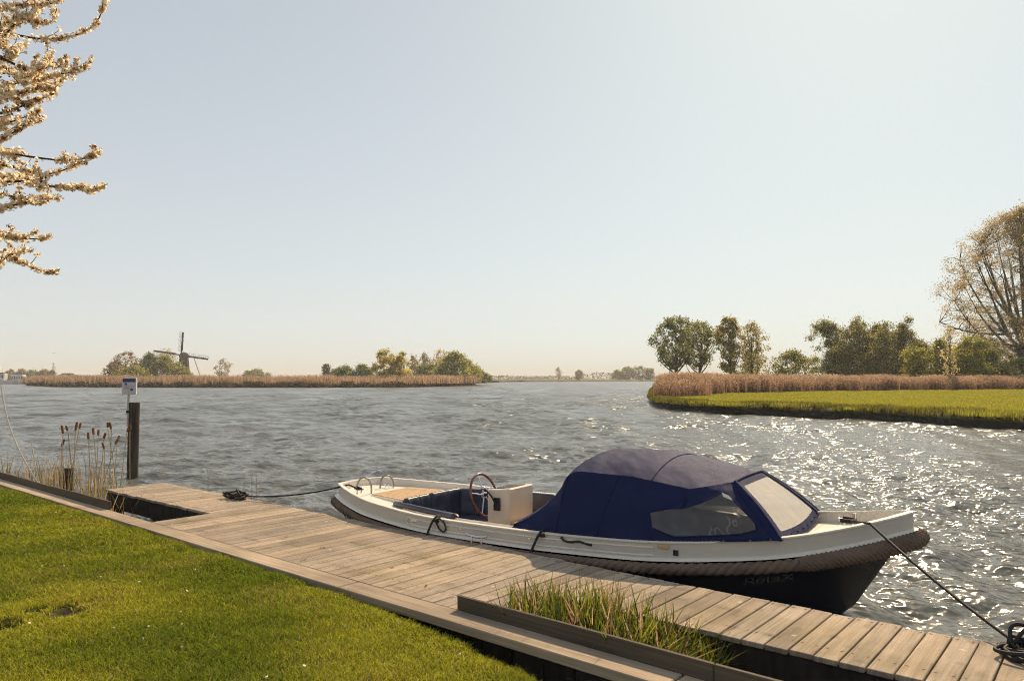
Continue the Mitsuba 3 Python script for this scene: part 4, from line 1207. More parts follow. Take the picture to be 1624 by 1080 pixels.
G1 = 'trees behind the right hand reeds'
px_tree('poplar_tree', 'huge half leafed poplar leaning over the right edge of the photo', 1624, 333, 600, 318, 122, 1, 45675, 0.235, ((0.085, 0.060, 0.027), (0.20, 0.15, 0.07)), clear=0.13, shape='fan', n_limb=28, n_twig=480, trunk_r=0.66, lean=0.01, clump=0.62, bark=(0.04, 0.031, 0.024), inner=0.2)
px_tree('round_tree', 'left one of the two round crowned trees at the tip of the right bank', 1072, 507, 600, 78, 112, 2, 5040, 0.30, ((0.05, 0.052, 0.022), (0.13, 0.125, 0.05)), clear=0.33, n_limb=13, n_twig=120, trunk_r=0.27, clump=0.72)
px_tree('round_tree', 'right one of the two round crowned trees at the tip of the right bank', 1107, 511, 600, 66, 118, 3, 4608, 0.30, ((0.05, 0.052, 0.022), (0.13, 0.12, 0.045)), clear=0.33, n_limb=13, n_twig=110, trunk_r=0.27, clump=0.72)
px_tree('slender_tree', 'taller of two slender pale trees right of the round crowned pair', 1157, 504, 600, 41, 108, 4, 4698, 0.28, ((0.080, 0.068, 0.026), (0.19, 0.155, 0.06)), clear=0.24, shape='round', n_limb=12, n_twig=80, trunk_r=0.26, clump=0.62)
px_tree('slender_tree', 'shorter of two slender pale trees, beside the low bushes', 1194, 514, 600, 43, 112, 5, 1944, 0.28, ((0.080, 0.068, 0.026), (0.19, 0.155, 0.06)), clear=0.24, shape='round', n_limb=12, n_twig=80, trunk_r=0.22, clump=0.75)
px_tree('bush', 'low round green bush right of the slender trees', 1256, 560, 600, 92, 125, 6, 4485, 0.30, OL, cat='bush', clear=0.0, shape='bush', n_limb=10, n_twig=90, stems=4, trunk_r=0.12)
px_tree('bush', 'small dark bush between the two slender trees', 1192, 561, 600, 63, 128, 7, 2208, 0.30, OL, cat='bush', clear=0.0, shape='bush', n_limb=8, n_twig=60, stems=3, trunk_r=0.12)
px_tree('willow', 'tall dense green willow thicket, left half of the high clump', 1362, 503, 600, 119, 130, 8, 33150, 0.27, OL, clear=0.0, shape='bush', n_limb=14, n_twig=150, stems=5, trunk_r=0.22, clump=0.8, plumes=18)
px_tree('willow', 'tall dense green willow thicket, right half of the high clump', 1421, 511, 600, 85, 131, 9, 23205, 0.27, ((0.05, 0.045, 0.014), (0.13, 0.105, 0.032)), clear=0.0, shape='bush', n_limb=12, n_twig=110, stems=4, trunk_r=0.2, clump=0.8, plumes=18)
px_tree('bush', 'bush at the left foot of the tall willow thicket', 1326, 556, 600, 56, 128, 10, 7037, 0.25, OL, cat='bush', clear=0.0, shape='bush', n_limb=8, n_twig=60, stems=3, trunk_r=0.12)
px_tree('willow', 'lower olive willow between the high thicket and the huge poplar', 1497, 538, 600, 103, 103, 11, 15007, 0.27, YG, clear=0.0, shape='bush', n_limb=12, n_twig=110, stems=4, trunk_r=0.2, plumes=7)
px_tree('bush', 'dense olive bush under the left limbs of the huge poplar', 1553, 553, 600, 109, 104, 12, 13673, 0.27, OL, cat='bush', clear=0.0, shape='bush', n_limb=12, n_twig=100, stems=4, trunk_r=0.15)
px_tree('bush', 'dark bush at the foot of the huge poplar', 1618, 572, 600, 73, 106, 13, 6669, 0.27, GR, cat='bush', clear=0.0, shape='bush', n_limb=8, n_twig=60, stems=3, trunk_r=0.15)
px_tree('willow', 'olive willow between the two halves of the high clump', 1394, 519, 600, 86, 136, 71, 15000, 0.30, OL, clear=0.0, shape='bush', n_limb=12, n_twig=130, stems=4, trunk_r=0.2, clump=0.8)
px_tree('willow', 'rounded willow closing the gap right of the high clump', 1458, 541, 600, 70, 138, 72, 9000, 0.30, OL, clear=0.0, shape='bush', n_limb=10, n_twig=100, stems=4, trunk_r=0.2, clump=0.8)
px_tree('willow', 'broad pale willow behind the lower olive one', 1528, 549, 600, 90, 142, 73, 9000, 0.30, YG, clear=0.0, shape='bush', n_limb=10, n_twig=100, stems=4, trunk_r=0.2, clump=0.8)
px_tree('thin_tree', 'thin nearly bare young tree before the olive willow', 1506, 522, 600, 22, 94, 14, 725, 0.22, PALE, clear=0.2, shape='poplar', n_limb=9, n_twig=36, trunk_r=0.10)
# left bank
px_tree('bare_tree', 'twiggy budding tree left of the windmill', 200, 559, 598, 44, 232, 15, 1500, 0.45, BR, clear=0.05, n_limb=14, n_twig=120, trunk_r=0.3, clump=0.6, z0=0.1)
px_tree('bush', 'brownish bush at the left end of the windmill thicket', 181, 575, 598, 34, 236, 16, 1954, 0.5, BR, cat='bush', clear=0.0, shape='bush', n_limb=8, n_twig=50, stems=3, trunk_r=0.2, z0=0.1)
px_tree('round_tree', 'dense green tree between the budding tree and the windmill', 236, 561, 598, 36, 240, 17, 3600, 0.5, GR, clear=0.02, shape='bush', n_limb=10, n_twig=70, stems=3, trunk_r=0.25, z0=0.1)
px_tree('bush', 'yellow green bush at the foot of the windmill', 262, 568, 598, 68, 244, 18, 6646, 0.5, YG, cat='bush', clear=0.0, shape='bush', n_limb=10, n_twig=70, stems=3, trunk_r=0.2, z0=0.1)
px_tree('bush', 'low scrub below the budding tree left of the windmill', 212, 583, 598, 68, 226, 61, 3449, 0.45, YG, cat='bush', clear=0.0, shape='bush', n_limb=8, n_twig=60, stems=4, trunk_r=0.15, z0=0.1)
px_tree('bush', 'olive scrub filling the gap below the dark twiggy tree', 682, 578, 600, 73, 224, 62, 4140, 0.45, OL, cat='bush', clear=0.0, shape='bush', n_limb=8, n_twig=60, stems=4, trunk_r=0.15, z0=0.1)
px_tree('bush', 'rounded ochre bush at the right side of the large yellow green bush', 742, 573, 601, 48, 222, 63, 3449, 0.45, YG, cat='bush', clear=0.0, shape='bush', n_limb=8, n_twig=60, stems=4, trunk_r=0.15, z0=0.1)
px_tree('bush', 'low olive bush right of the windmill foot', 288, 583, 598, 41, 238, 19, 3518, 0.45, YG, cat='bush', clear=0.0, shape='bush', n_limb=8, n_twig=50, stems=3, trunk_r=0.15, z0=0.1)
px_tree('bare_tree', 'pale sparse tree rising behind the left windmill sail', 262, 555, 598, 30, 330, 20, 800, 0.5, PALE, clear=0.3, n_limb=12, n_twig=80, trunk_r=0.2, z0=0.1)
px_tree('bare_tree', 'small leafless shrub alone right of the windmill', 353, 570, 598, 28, 222, 21, 500, 0.4, BR, clear=0.0, shape='vase', n_limb=12, n_twig=80, trunk_r=0.2, stems=3, z0=0.1)
px_tree('bush', 'low dark bush far right of the windmill', 405, 588, 598, 56, 420, 22, 2932, 0.8, OL, cat='bush', clear=0.0, shape='bush', n_limb=8, n_twig=50, stems=3, trunk_r=0.2, z0=0.1)
px_tree('round_tree', 'small dark tree left of the long green bush', 518, 579, 598, 17, 240, 23, 900, 0.45, ((0.03, 0.026, 0.014), (0.07, 0.055, 0.025)), clear=0.05, n_limb=9, n_twig=50, trunk_r=0.2, z0=0.1)
px_tree('bush', 'long low green bush, left part', 545, 582, 598, 48, 244, 24, 5083, 0.45, GR, cat='bush', clear=0.0, shape='bush', n_limb=8, n_twig=60, stems=4, trunk_r=0.15, z0=0.1)
px_tree('bush', 'long low green bush, right part', 574, 580, 598, 43, 244, 25, 5083, 0.45, GR, cat='bush', clear=0.0, shape='bush', n_limb=8, n_twig=60, stems=4, trunk_r=0.15, z0=0.1)
px_tree('willow', 'bright yellow willow standing before the reeds at the water', 626, 557, 612, 64, 192, 26, 8993, 0.42, ((0.10, 0.085, 0.018), (0.24, 0.185, 0.045)), clear=0.02, shape='round', n_limb=14, n_twig=110, stems=3, trunk_r=0.25, clump=0.8, z0=-0.2, plumes=14)
px_tree('bare_tree', 'brown budding tree right of the bright yellow willow', 656, 565, 598, 20, 236, 27, 900, 0.42, BR, clear=0.05, n_limb=10, n_twig=60, trunk_r=0.2, z0=0.1)
px_tree('bare_tree', 'dark twiggy tree between the yellow willow and the yellow bush', 674, 561, 598, 22, 236, 28, 800, 0.42, ((0.05, 0.04, 0.02), (0.12, 0.09, 0.04)), clear=0.05, n_limb=12, n_twig=80, trunk_r=0.25, z0=0.1)
px_tree('thin_tree', 'pale thin leafed tree rising over the yellow bush', 700, 556, 598, 32, 262, 29, 900, 0.5, PALE, clear=0.2, n_limb=12, n_twig=80, trunk_r=0.2, z0=0.1)
px_tree('bush', 'large yellow green bush at the end of the reed bank', 720, 562, 600, 80, 215, 30, 10166, 0.45, YG, cat='bush', clear=0.0, shape='bush', n_limb=12, n_twig=100, stems=4, trunk_r=0.2, z0=0.1)
px_tree('bush', 'low olive bush at the right foot of the large yellow green bush', 759, 588, 602, 41, 235, 31, 4301, 0.45, OL, cat='bush', clear=0.0, shape='bush', n_limb=8, n_twig=50, stems=4, trunk_r=0.15, z0=0.1)
# far trees across the water
px_tree('bare_tree', 'leafless tree on the far meadow across the water', 886, 583, 602, 12, 520, 32, 250, 0.7, BR, clear=0.1, n_limb=10, n_twig=50, trunk_r=0.3, shape='vase', z0=0.2)
px_tree('far_tree', 'small round far tree right of the leafless one', 918, 588, 602, 14, 560, 33, 700, 1.0, OL, clear=0.1, n_limb=8, n_twig=36, trunk_r=0.3, z0=0.2)
for i, (x, w_, ty) in enumerate(((980, 22, 588), (996, 26, 583), (1014, 28, 582), (1030, 16, 585))):
    px_tree('far_tree', ('far grey green tree of the clump on the far meadow, %s' % ('first from the left', 'second from the left', 'third from the left', 'last on the right')[i]), x, ty, 602, w_, 600, 34 + i, 1100, 1.1, OL, clear=0.05, n_limb=8, n_twig=45, trunk_r=0.35, z0=0.2)
for i, (x, w_) in enumerate(((16, 22), (34, 26), (52, 26), (70, 24), (82, 14))):
    px_tree('far_tree', 'grey brown tree in the row behind the moored boats, %s from the left' % ('first', 'second', 'third', 'fourth', 'fifth')[i], x, 587 + (i in (0, 4)), 602, w_, 430, 40 + i, 1000, 0.9, BR if i % 2 else OL, clear=0.0, shape='bush', n_limb=8, n_twig=45, stems=2, trunk_r=0.3, z0=0.2)
px_tree('thin_tree', 'bare thin tree at the end of the row behind the moored boats', 84, 576, 602, 8, 400, 46, 58, 0.5, BR, clear=0.2, shape='poplar', n_limb=7, n_twig=26, trunk_r=0.22, z0=0.2)
# far-off hedge line that reads as one mass
g = np.random.default_rng(50)
hp_, hc_ = [], []
for _ in range(9000):
    x = g.uniform(560, 1640); hgt = 3.2 + 5.0 * max(0, math.sin(x * 0.031) * math.sin(x * 0.011 + 1)) + g.uniform(0, 1.2)
    dd = g.uniform(780, 860)
    p = far(x, 600, dd); hp_.append([p[0], p[1], 0.2 + hgt * g.uniform(0, 1) ** 0.8])
hp_ = np.array(hp_)
m, c = leaves(hp_, g.uniform(1.0, 2.2, len(hp_)), np.array([0.055, 0.055, 0.025]) * g.uniform(0.6, 1.5, (len(hp_), 1)), g)
put('hedgerow', m, 'm_leaf', label='thin dark line of far hedges along the horizon', cat='hedge', kind='stuff', color=c)
hp_ = np.array([[*far(x, 600, 520)[:2], 0.2 + 2.6 * g.uniform(0, 1) * (0.6 + 0.4 * math.sin(x * 0.1))] for x in g.uniform(90, 620, 3500)])
m, c = leaves(hp_, g.uniform(0.8, 1.6, len(hp_)), np.array([0.06, 0.055, 0.025]) * g.uniform(0.6, 1.5, (len(hp_), 1)), g)
put('hedgerow', m, 'm_leaf', label='low scrub line on the horizon behind the left hand reeds', cat='hedge', kind='stuff', color=c)

# ------------------------------------------------------------------ windmill
MD = 290.0
ms_ = MD / FOC
mill = thing('windmill', 'old brown windmill with four bare sails on the left bank', 'windmill')
mc = far(291, 600, MD)
zhub = EYE + (600 - 563.5) * ms_


def ngon(c, r, z, n=8, ph=math.pi / 8):
    a = np.arange(n) * 2 * np.pi / n + ph
    return np.c_[c[0] + r * np.cos(a), c[1] + r * np.sin(a), np.full(n, z)]


def frustum(rings):
    n = len(rings[0]); P = np.array(rings); k = len(P)
    i = np.arange(n * k).reshape(k, n); a, b = i[:-1], i[1:]
    q = np.stack([a, np.roll(a, -1, 1), np.roll(b, -1, 1), b], -1).reshape(-1, 4)
    m_ = tm(P.reshape(-1, 3), q)
    return cat_mesh([m_, tm(np.vstack([P[-1], P[-1].mean(0)]), np.stack([np.arange(n), (np.arange(n) + 1) % n, np.full(n, n)], 1))])


put('tower', frustum([ngon(mc, 2.75, 0.0), ngon(mc, 2.45, 2.2), ngon(mc, 1.65, zhub - 0.9)]), 'm_matte', mill, color=(0.075, 0.045, 0.034), label='brown tapering eight sided tower')
cap_c = mc.copy()
put('cap', frustum([ngon(cap_c, 1.75, zhub - 0.9), ngon(cap_c, 1.85, zhub - 0.4), ngon(cap_c, 1.4, zhub + 0.7), ngon(cap_c, 0.5, zhub + 1.2)]), 'm_matte', mill, color=(0.035, 0.045, 0.04), label='dark rounded cap')
for dx, zz_ in ((-0.6, 3.6), (0.6, 3.6), (0.1, 6.2)):
    put('window', mapped(bevel_box(-0.3, 0.3, -0.06, 0.06, -0.45, 0.45, 0.02), lambda p: p + [mc[0] + dx, mc[1] - (2.45 - (zz_ - 2.2) * 0.11) * 0.95, zz_]), 'm_gloss', mill, color=(0.35, 0.33, 0.30))
put('door', mapped(bevel_box(-0.55, 0.55, -0.06, 0.06, 0, 2.0, 0.02), lambda p: p + [mc[0], mc[1] - 2.55, 0.1]), 'm_gloss', mill, color=(0.04, 0.07, 0.05))
hub = np.array([mc[0], mc[1] - 2.5, zhub])
put('windshaft', tube(np.array([hub + [0, 2.6, 0.25], hub + [0, -0.4, 0]]), 0.35, 8), 'm_matte', mill, smooth=40, color=(0.05, 0.04, 0.035))
yaw = math.radians(22)
ex = np.array([math.cos(yaw), math.sin(yaw), 0])
for k, a in enumerate(np.radians([88, 178 - 6, 268, 358 - 6])):
    L_ = 9.9 if k in (1, 3) else 8.9
    o = math.cos(a) * ex + math.sin(a) * Z; w_ = -math.sin(a) * ex + math.cos(a) * Z
    nrm = np.cross(o, w_)
    ms = [tube(np.array([hub, hub + o * L_]), [0.30, 0.20], 6)]
    for s in np.linspace(0.18, 0.99, 16):
        ms.append(tube(np.array([hub + o * L_ * s - w_ * 0.15, hub + o * L_ * s + w_ * 1.15 - nrm * 0.12]), 0.035, 4))
    for q in (0.55, 1.13):
        ms.append(tube(np.array([hub + o * L_ * 0.18 + w_ * q, hub + o * L_ * 0.99 + w_ * q]), 0.035, 4))
    ms.append(mapped(bevel_box(0.18 * L_, 0.99 * L_, -0.5, 0.0, -0.03, 0.03, 0.005), lambda p: hub + p[:, :1] * o + p[:, 1:2] * w_ + p[:, 2:3] * nrm))
    put('sail', cat_mesh(ms), 'm_matte', mill, color=(0.028, 0.022, 0.019))
for s in (-1, 1):
    put('tail_pole', tube(np.array([[mc[0] + s * 2.0 + 1.0, mc[1] + 1.5, zhub - 0.3], [mc[0] + s * 0.8 + 3.6 * (s > 0), mc[1] + 5.5, 2.0]]), 0.12, 6), 'm_matte', mill, color=(0.06, 0.045, 0.035))

# ------------------------------------------------------------------ far boats and a barn at the left
def far_boat(label, x, dist, length, hgt, hullc, roofc, group):
    c = far(x, 600, dist); c[2] = WATER
    key = thing('motor_cruiser', label, 'boat', group)
    tx = np.linspace(0, 1, 12); hb = 0.5 * length * 0.30 * np.sqrt(np.clip(1 - tx ** 3.2, 0.001, 1)) * (0.85 + 0.15 * np.minimum(1, tx * 5))
    put_pt = lambda p: c + np.c_[p[:, 0] - length / 2, p[:, 1], p[:, 2]]
    rings = []
    for zz_, k in ((-0.3, 0.7), (0.0, 0.85), (0.9 * hgt / 3.0, 1.0)):
        rings.append(np.r_[np.c_[tx * length * (0.94 + 0.06 * k), -hb * k, zz_ + 0.25 * tx ** 2 * k * (zz_ > 0.1)], np.c_[tx[::-1] * length * (0.94 + 0.06 * k), hb[::-1] * k, zz_ + 0.25 * tx[::-1] ** 2 * k * (zz_ > 0.1)]])
    put('hull', mapped(frustum(rings), put_pt), 'm_gloss', key, color=hullc)
    z1 = 0.9 * hgt / 3.0
    cab = bevel_box(0.12 * length, 0.70 * length, -length * 0.12, length * 0.12, z1 - 0.05, hgt * 0.82, 0.12)
    put('cabin', mapped(cab, put_pt), 'm_gloss', key, color=(0.62, 0.60, 0.56))
    put('roof', mapped(bevel_box(0.10 * length, 0.66 * length, -length * 0.13, length * 0.13, hgt * 0.825, hgt * 0.93, 0.04), put_pt), 'm_gloss', key, color=roofc)
    for s in np.linspace(0.18, 0.62, 5):
        put('window', mapped(bevel_box(s * length - 0.035 * length, s * length + 0.03 * length, -length * 0.12 - 0.03, -length * 0.12 + 0.03, hgt * 0.5, hgt * 0.74, 0.01), put_pt), 'm_gloss', key, color=(0.02, 0.025, 0.03))
    put('mast', tube(put_pt(np.array([[0.55 * length, 0, hgt * 0.9], [0.55 * length, 0, hgt * 1.25]])), 0.05, 6), 'm_gloss', key, color=(0.5, 0.5, 0.5))


far_boat('white cabin cruiser with light roof moored far left below the trees', 33, 265, 7.6, 3.6, (0.60, 0.60, 0.58), (0.70, 0.69, 0.66), 'boats moored far left')
far_boat('bright cabin boat with a brown red roof cut by the left edge of the photo', 2, 262, 8.5, 4.4, (0.55, 0.50, 0.45), (0.22, 0.08, 0.055), 'boats moored far left')
bc = far(107, 600, 430)
barn = thing('barn', 'low barn with a dark roof behind the left end of the reeds', 'barn')
bl = 430 / FOC
put('wall', mapped(bevel_box(-5.2, 5.2, -4, 4, 0, 2.4, 0.05), lambda p: p + [bc[0], bc[1], 0.1]), 'm_matte', barn, color=(0.10, 0.06, 0.045))
rp = np.array([[-5.8, -4.6, 2.35], [5.8, -4.6, 2.35], [5.8, 4.6, 2.35], [-5.8, 4.6, 2.35], [-2.6, 0, 4.5], [2.6, 0, 4.5]]) + [bc[0], bc[1], 0.1]
put('roof', tm(rp, [[0, 1, 5], [0, 5, 4], [1, 2, 5], [2, 3, 4], [2, 4, 5], [3, 0, 4], [0, 2, 1], [0, 3, 2]]), 'm_matte', barn, color=(0.035, 0.03, 0.028))

# ------------------------------------------------------------------ reeds and bulrushes between quay and the tall post
rng = np.random.default_rng(61)
heads = [(99, 681), (106, 679), (121, 676), (127, 675), (148, 684), (156, 686), (140, 691), (171, 674), (175, 675), (166, 691), (185, 700), (188, 695), (164, 707), (203.5, 680), (206, 678), (100, 702)]
for (x, y) in heads:
    D_ = rng.uniform(12.3, 13.6)
    tip_ = far(x, y, D_)
    foot = np.array([tip_[0] + rng.normal(0.0, 0.12), tip_[1] + rng.normal(0, 0.15), WATER - 0.1])
    key = thing('bulrush', 'dry bulrush stalk with a brown seed head between quay and tall post', 'bulrush', 'bulrushes beside the tall post')
    d = (tip_ - foot); d /= np.linalg.norm(d)
    up_ = d + np.array([rng.normal(0, 0.18), 0, 0]); up_ /= np.linalg.norm(up_)
    put('stem', tube(curve([foot, foot * 0.5 + tip_ * 0.5 + rng.normal(0, 0.015, 3), tip_ - up_ * 0.07], 10), 0.0065, 5), 'm_matte', key, color=(0.40, 0.29, 0.16))
    hl = rng.uniform(0.10, 0.15)
    put('seed_head', tube(np.array([tip_ - up_ * hl / 2 + up_ * hl * k for k in (0, 0.08, 0.5, 0.92, 1)]), [0.008, 0.018, 0.022, 0.018, 0.006], 8), 'm_matte', key, smooth=50, color=np.array((0.19, 0.085, 0.040)) * rng.uniform(0.8, 1.4))
nb = 1500
q = np.c_[rng.uniform(-16.5, -10.2, nb), rng.uniform(4.15, 6.3, nb), np.full(nb, WATER - 0.05)]
dens = meshkit.fbm(np.c_[q[:, :2] * 1.5, np.zeros(nb)], 3, seed=9)
ok = (rng.uniform(0, 1, nb) < np.clip(dens * 2.2 - 0.35, 0.05, 1)) & ~((q[:, 0] > -11.5) & (q[:, 1] > 4.45)) & (q[:, 1] < 4.9 + np.clip(-(q[:, 0] + 11.4) * 0.33, 0, 1.5))
q = q[ok]; n_ = len(q)
hh = rng.uniform(0.30, 0.72, n_) * np.where(rng.uniform(0, 1, n_) < 0.08, 1.45, 1.0)
a = rng.uniform(0, 2 * np.pi, n_)
ln = np.stack([np.cos(a), np.sin(a), 0 * a], 1) * (hh * rng.uniform(0.03, 0.35, n_))[:, None]
green = (rng.uniform(0, 1, n_) < 0.35)[:, None]
col = np.where(green, np.array([0.12, 0.14, 0.03]), np.array([0.36, 0.25, 0.13])) * rng.uniform(0.6, 1.2, (n_, 1))
m, c = blades(dock(q), hh, rng.uniform(0.007, 0.016, n_), ln, col, rng)
put('reeds', m, 'm_leaf', label='thin dry and green reeds in the water beside the jetty end', cat='reeds', kind='stuff', color=c)
p = [far(2, 611, 11.5), far(14, 672, 11.4), far(26, 704, 11.3), far(62, 768, 11.2)]
put('bent_reed', tube(curve(p, 30), 0.008, 6), 'm_matte', smooth=40, label='long pale bent stalk at the left edge before the water', cat='stalk', color=(0.55, 0.47, 0.36))
p = [far(50, 700, 11.6), far(54, 725, 11.5), far(62, 766, 11.4)]
put('bent_reed', tube(curve(p, 20), 0.006, 6), 'm_matte', smooth=40, label='short pale stalk leaning beside the long bent one', cat='stalk', color=(0.5, 0.42, 0.30))
for x, y0, y1 in ((371, 775, 757), (378, 778, 752), (301, 772, 745), (357, 776, 760)):
    f_ = at(x, y0, -0.02) + V * 0.28; f_[2] = WATER
    top_ = f_ + Z * ((y0 - y1) / FOC * f_[1] + 0.42) + np.array([rng.normal(0, 0.02), 0, 0])
    put('lone_reed', tube(curve([f_, (f_ + top_) / 2 + [0.01, 0, 0], top_], 8), 0.0045, 5), 'm_matte', label='single thin dry reed standing behind the far rope coil', cat='reed', group='lone reeds behind the jetty end', color=(0.34, 0.25, 0.15))

# ------------------------------------------------------------------ iris clumps in the notch by the quay
rng = np.random.default_rng(71)
spots = []
for _ in range(400):
    u, v = rng.uniform(-3.36, -1.97), rng.uniform(3.90, 4.42)
    v = min(v, 4.42)
    if all((u - a) ** 2 + (v - b) ** 2 > 0.135 ** 2 for a, b in spots): spots.append((u, v))
for (u, v) in spots:
    fade = np.interp(u, [-3.3, -2.9, -2.4, -2.0], [0.86, 1.0, 0.86, 0.55])
    n_ = int(rng.integers(60, 92))
    b_ = dock(np.c_[u + rng.normal(0, 0.05, n_), np.minimum(v + rng.normal(0, 0.05, n_), 4.47), np.full(n_, -0.30)])
    hh = fade * rng.uniform(0.30, 0.60, n_)
    a = rng.uniform(0, 2 * np.pi, n_)
    ln = np.stack([np.cos(a), np.sin(a), -0.08 + 0 * a], 1) * (hh * rng.uniform(0.05, 0.42 if u < -2.35 else 0.95, n_))[:, None]
    kind = rng.uniform(0, 1, (n_, 1)); dryc = np.array([0.40, 0.26, 0.17]); grn = np.array([0.16, 0.18, 0.020]) * (0.7 + 0.6 * rng.uniform()); dk_ = np.array([0.055, 0.085, 0.018])
    col = np.where(kind < 0.20, dryc, np.where(kind < 0.74, grn, dk_)) * rng.uniform(0.65, 1.25, (n_, 1))
    m, c = blades(b_, hh, rng.uniform(0.011, 0.023, n_), ln, col, rng, tip=0.08)
    m2, c2 = blades(b_[::2], hh[::2] * 0.55, np.full(len(b_[::2]), 0.008), ln[::2] * 1.6, np.tile(dryc * 0.8, (len(b_[::2]), 1)), rng, tip=0.3)
    put('iris_clump', cat_mesh([m, m2]), 'm_leaf', label='clump of upright yellow green iris blades and dry stalks behind the shade coloured upright board', cat='plant', group='iris clumps between quay and jetty', color=np.vstack([c, c2]))
mud = mapped(bevel_box(-3.36, 2.2, 3.80, 4.46, -0.9, -0.36, 0.05), dock)
put('mud', mud, 'm_matte', kind='structure', label='dark mud between the quay and the jetty', color=(0.018, 0.015, 0.010))

# ------------------------------------------------------------------ blossom tree at the upper left
rng = np.random.default_rng(81)
bt = thing('blossom_tree', 'blossoming cherry tree reaching into the upper left corner', 'tree')
TD = 6.0
tb = np.array([-7.1, 5.9, -0.05])
trunk_path = curve([tb, tb + [0.05, 0, 1.6], tb + [-0.05, 0.1, 3.2], tb + [0.1, 0.0, 5.6], tb + [0.1, 0.05, 7.2]], 30)
segs = [(trunk_path, np.linspace(0.15, 0.03, 30))]
paths = [[(-40, 45), (19, 54), (90, 62), (142, 46), (160, 22), (172, -2)], [(-30, 50), (0, 42), (42, 25), (67, 4), (74, -25)], [(-40, 17), (0, 12), (42, 8), (83, 6), (98, -8)],
         [(-20, 80), (10, 55), (35, 32), (66, 36), (90, 14)], [(-30, 85), (0, 92), (33, 108), (54, 121), (100, 117), (142, 100), (146, 87)], [(54, 121), (80, 104), (100, 100), (106, 86)],
         [(-30, 140), (0, 137), (42, 130), (75, 133), (108, 119)], [(-40, 190), (0, 180), (50, 163), (88, 148)], [(-30, 165), (0, 160), (40, 146), (70, 140), (86, 150)],
         [(-40, 236), (0, 224), (30, 205), (56, 190)], [(-40, 212), (0, 200), (28, 190), (54, 182)], [(-30, 122), (5, 112), (30, 118), (50, 130)], [(-40, 235), (0, 240), (42, 248), (92, 254), (138, 250), (160, 240)],
         [(-40, 262), (0, 262), (30, 268), (75, 276), (108, 267), (134, 261)], [(-40, 285), (0, 290), (42, 288), (83, 296), (120, 296), (142, 302), (171, 292)], [(-40, 305), (0, 308), (42, 317), (75, 308)],
         [(-40, 336), (0, 331), (25, 325), (44, 320)], [(-40, 360), (0, 369), (25, 377), (54, 379), (82, 373)], [(-40, 428), (0, 415), (25, 412), (54, 425), (95, 426)], [(-40, 420), (0, 408), (21, 404), (39, 394)],
         [(-30, 30), (5, 70), (20, 88), (44, 70)], [(-50, 275), (-10, 280), (30, 280), (60, 286)], [(-30, 152), (10, 148), (30, 160), (52, 172)], [(-40, 100), (0, 104), (20, 116), (60, 112), (78, 102)]]
fpos, fnrm = [], []
for pi_, ph in enumerate(paths):
    D_ = TD + rng.normal(0, 0.35)
    P3 = np.array([far(x, y, D_ + 0.15 * rng.normal()) for x, y in ph])
    st = P3[0]
    t_ = np.clip((st[2] - 0.9 - tb[2]) / 7.3, 0.12, 0.93)
    tr = trunk_path[int(t_ * 29)]
    if ph[0][0] < 0:
        lp = curve([tr, tr * 0.5 + st * 0.5 - Z * 0.12, st], 10)
        segs.append((lp, np.linspace(0.032, 0.013, 10)))
    cv = curve(P3, 10 * len(ph))
    segs.append((cv, np.linspace(0.012, 0.003, len(cv))))
    twigs = []
    for _ in range(int(len(cv) * 0.10)):
        q0 = cv[int(rng.uniform(0.1, 0.93) * len(cv))]; ln0 = rng.uniform(0.05, 0.17)
        dv = np.array([rng.normal(0.35, 0.5), rng.normal(0, 0.6), rng.normal(0.45, 0.6)]); dv /= np.linalg.norm(dv)
        tw_ = curve([q0, q0 + dv * ln0 * 0.5 + [0, 0, -0.008], q0 + dv * ln0 + [0, 0, 0.012]], 8)
        segs.append((tw_, np.linspace(0.004, 0.0018, 8))); twigs.append((tw_, 200))
    for sgm, dens in ((cv, 290),) + tuple(twigs) + (((lp, 160),) if ph[0][0] < 0 else ()):
        ln_ = np.linalg.norm(np.diff(sgm, axis=0), axis=1).sum()
        k = int(ln_ * dens * 1.7)
        tpos = rng.uniform(0, 0.985, k)
        clus = meshkit.noise(np.c_[tpos * ln_ * 11 + pi_ * 7, np.zeros((k, 2))], 3)
        tpos = tpos[rng.uniform(0, 1, k) < np.clip(clus * 2.4 - 0.4, 0.05, 1)]
        j = tpos * (len(sgm) - 1); i0 = j.astype(int); pp = sgm[i0] + (sgm[np.minimum(i0 + 1, len(sgm) - 1)] - sgm[i0]) * (j - i0)[:, None]
        o = rng.normal(0, 1, (len(pp), 3)); o /= np.linalg.norm(o, axis=1, keepdims=True)
        fpos.append(pp + o * (rng.uniform(0.004, 0.042, len(pp)) * (1.1 - 0.5 * tpos))[:, None]); fnrm.append(o)
put('trunk', limbs(segs, 6), 'm_matte', bt, smooth=True, color=(0.065, 0.045, 0.035))
fpos, fnrm = np.concatenate(fpos), np.concatenate(fnrm)
nf = len(fpos)
ax1 = np.cross(fnrm, rng.normal(size=(nf, 3))); ax1 /= np.linalg.norm(ax1, axis=1, keepdims=True); ax2 = np.cross(fnrm, ax1)
vs_, fs_, cs_ = [], [], []
for k in range(5):
    a = 2 * np.pi * k / 5
    d = math.cos(a) * ax1 + math.sin(a) * ax2; w = -math.sin(a) * ax1 + math.cos(a) * ax2
    rr = rng.uniform(0.010, 0.0175, (nf, 1))
    vs_.append(np.stack([fpos, fpos + d * rr * 0.65 + w * rr * 0.5 + fnrm * rr * 0.3, fpos + d * rr * 1.15 + fnrm * rr * 0.45, fpos + d * rr * 0.65 - w * rr * 0.5 + fnrm * rr * 0.3], 1))
vs_ = np.stack(vs_, 1).reshape(-1, 3)
i = np.arange(nf * 5)[:, None] * 4
tone = rng.uniform(0, 1, (nf, 1)); brown = rng.uniform(0, 1, (nf, 1)) < 0.13
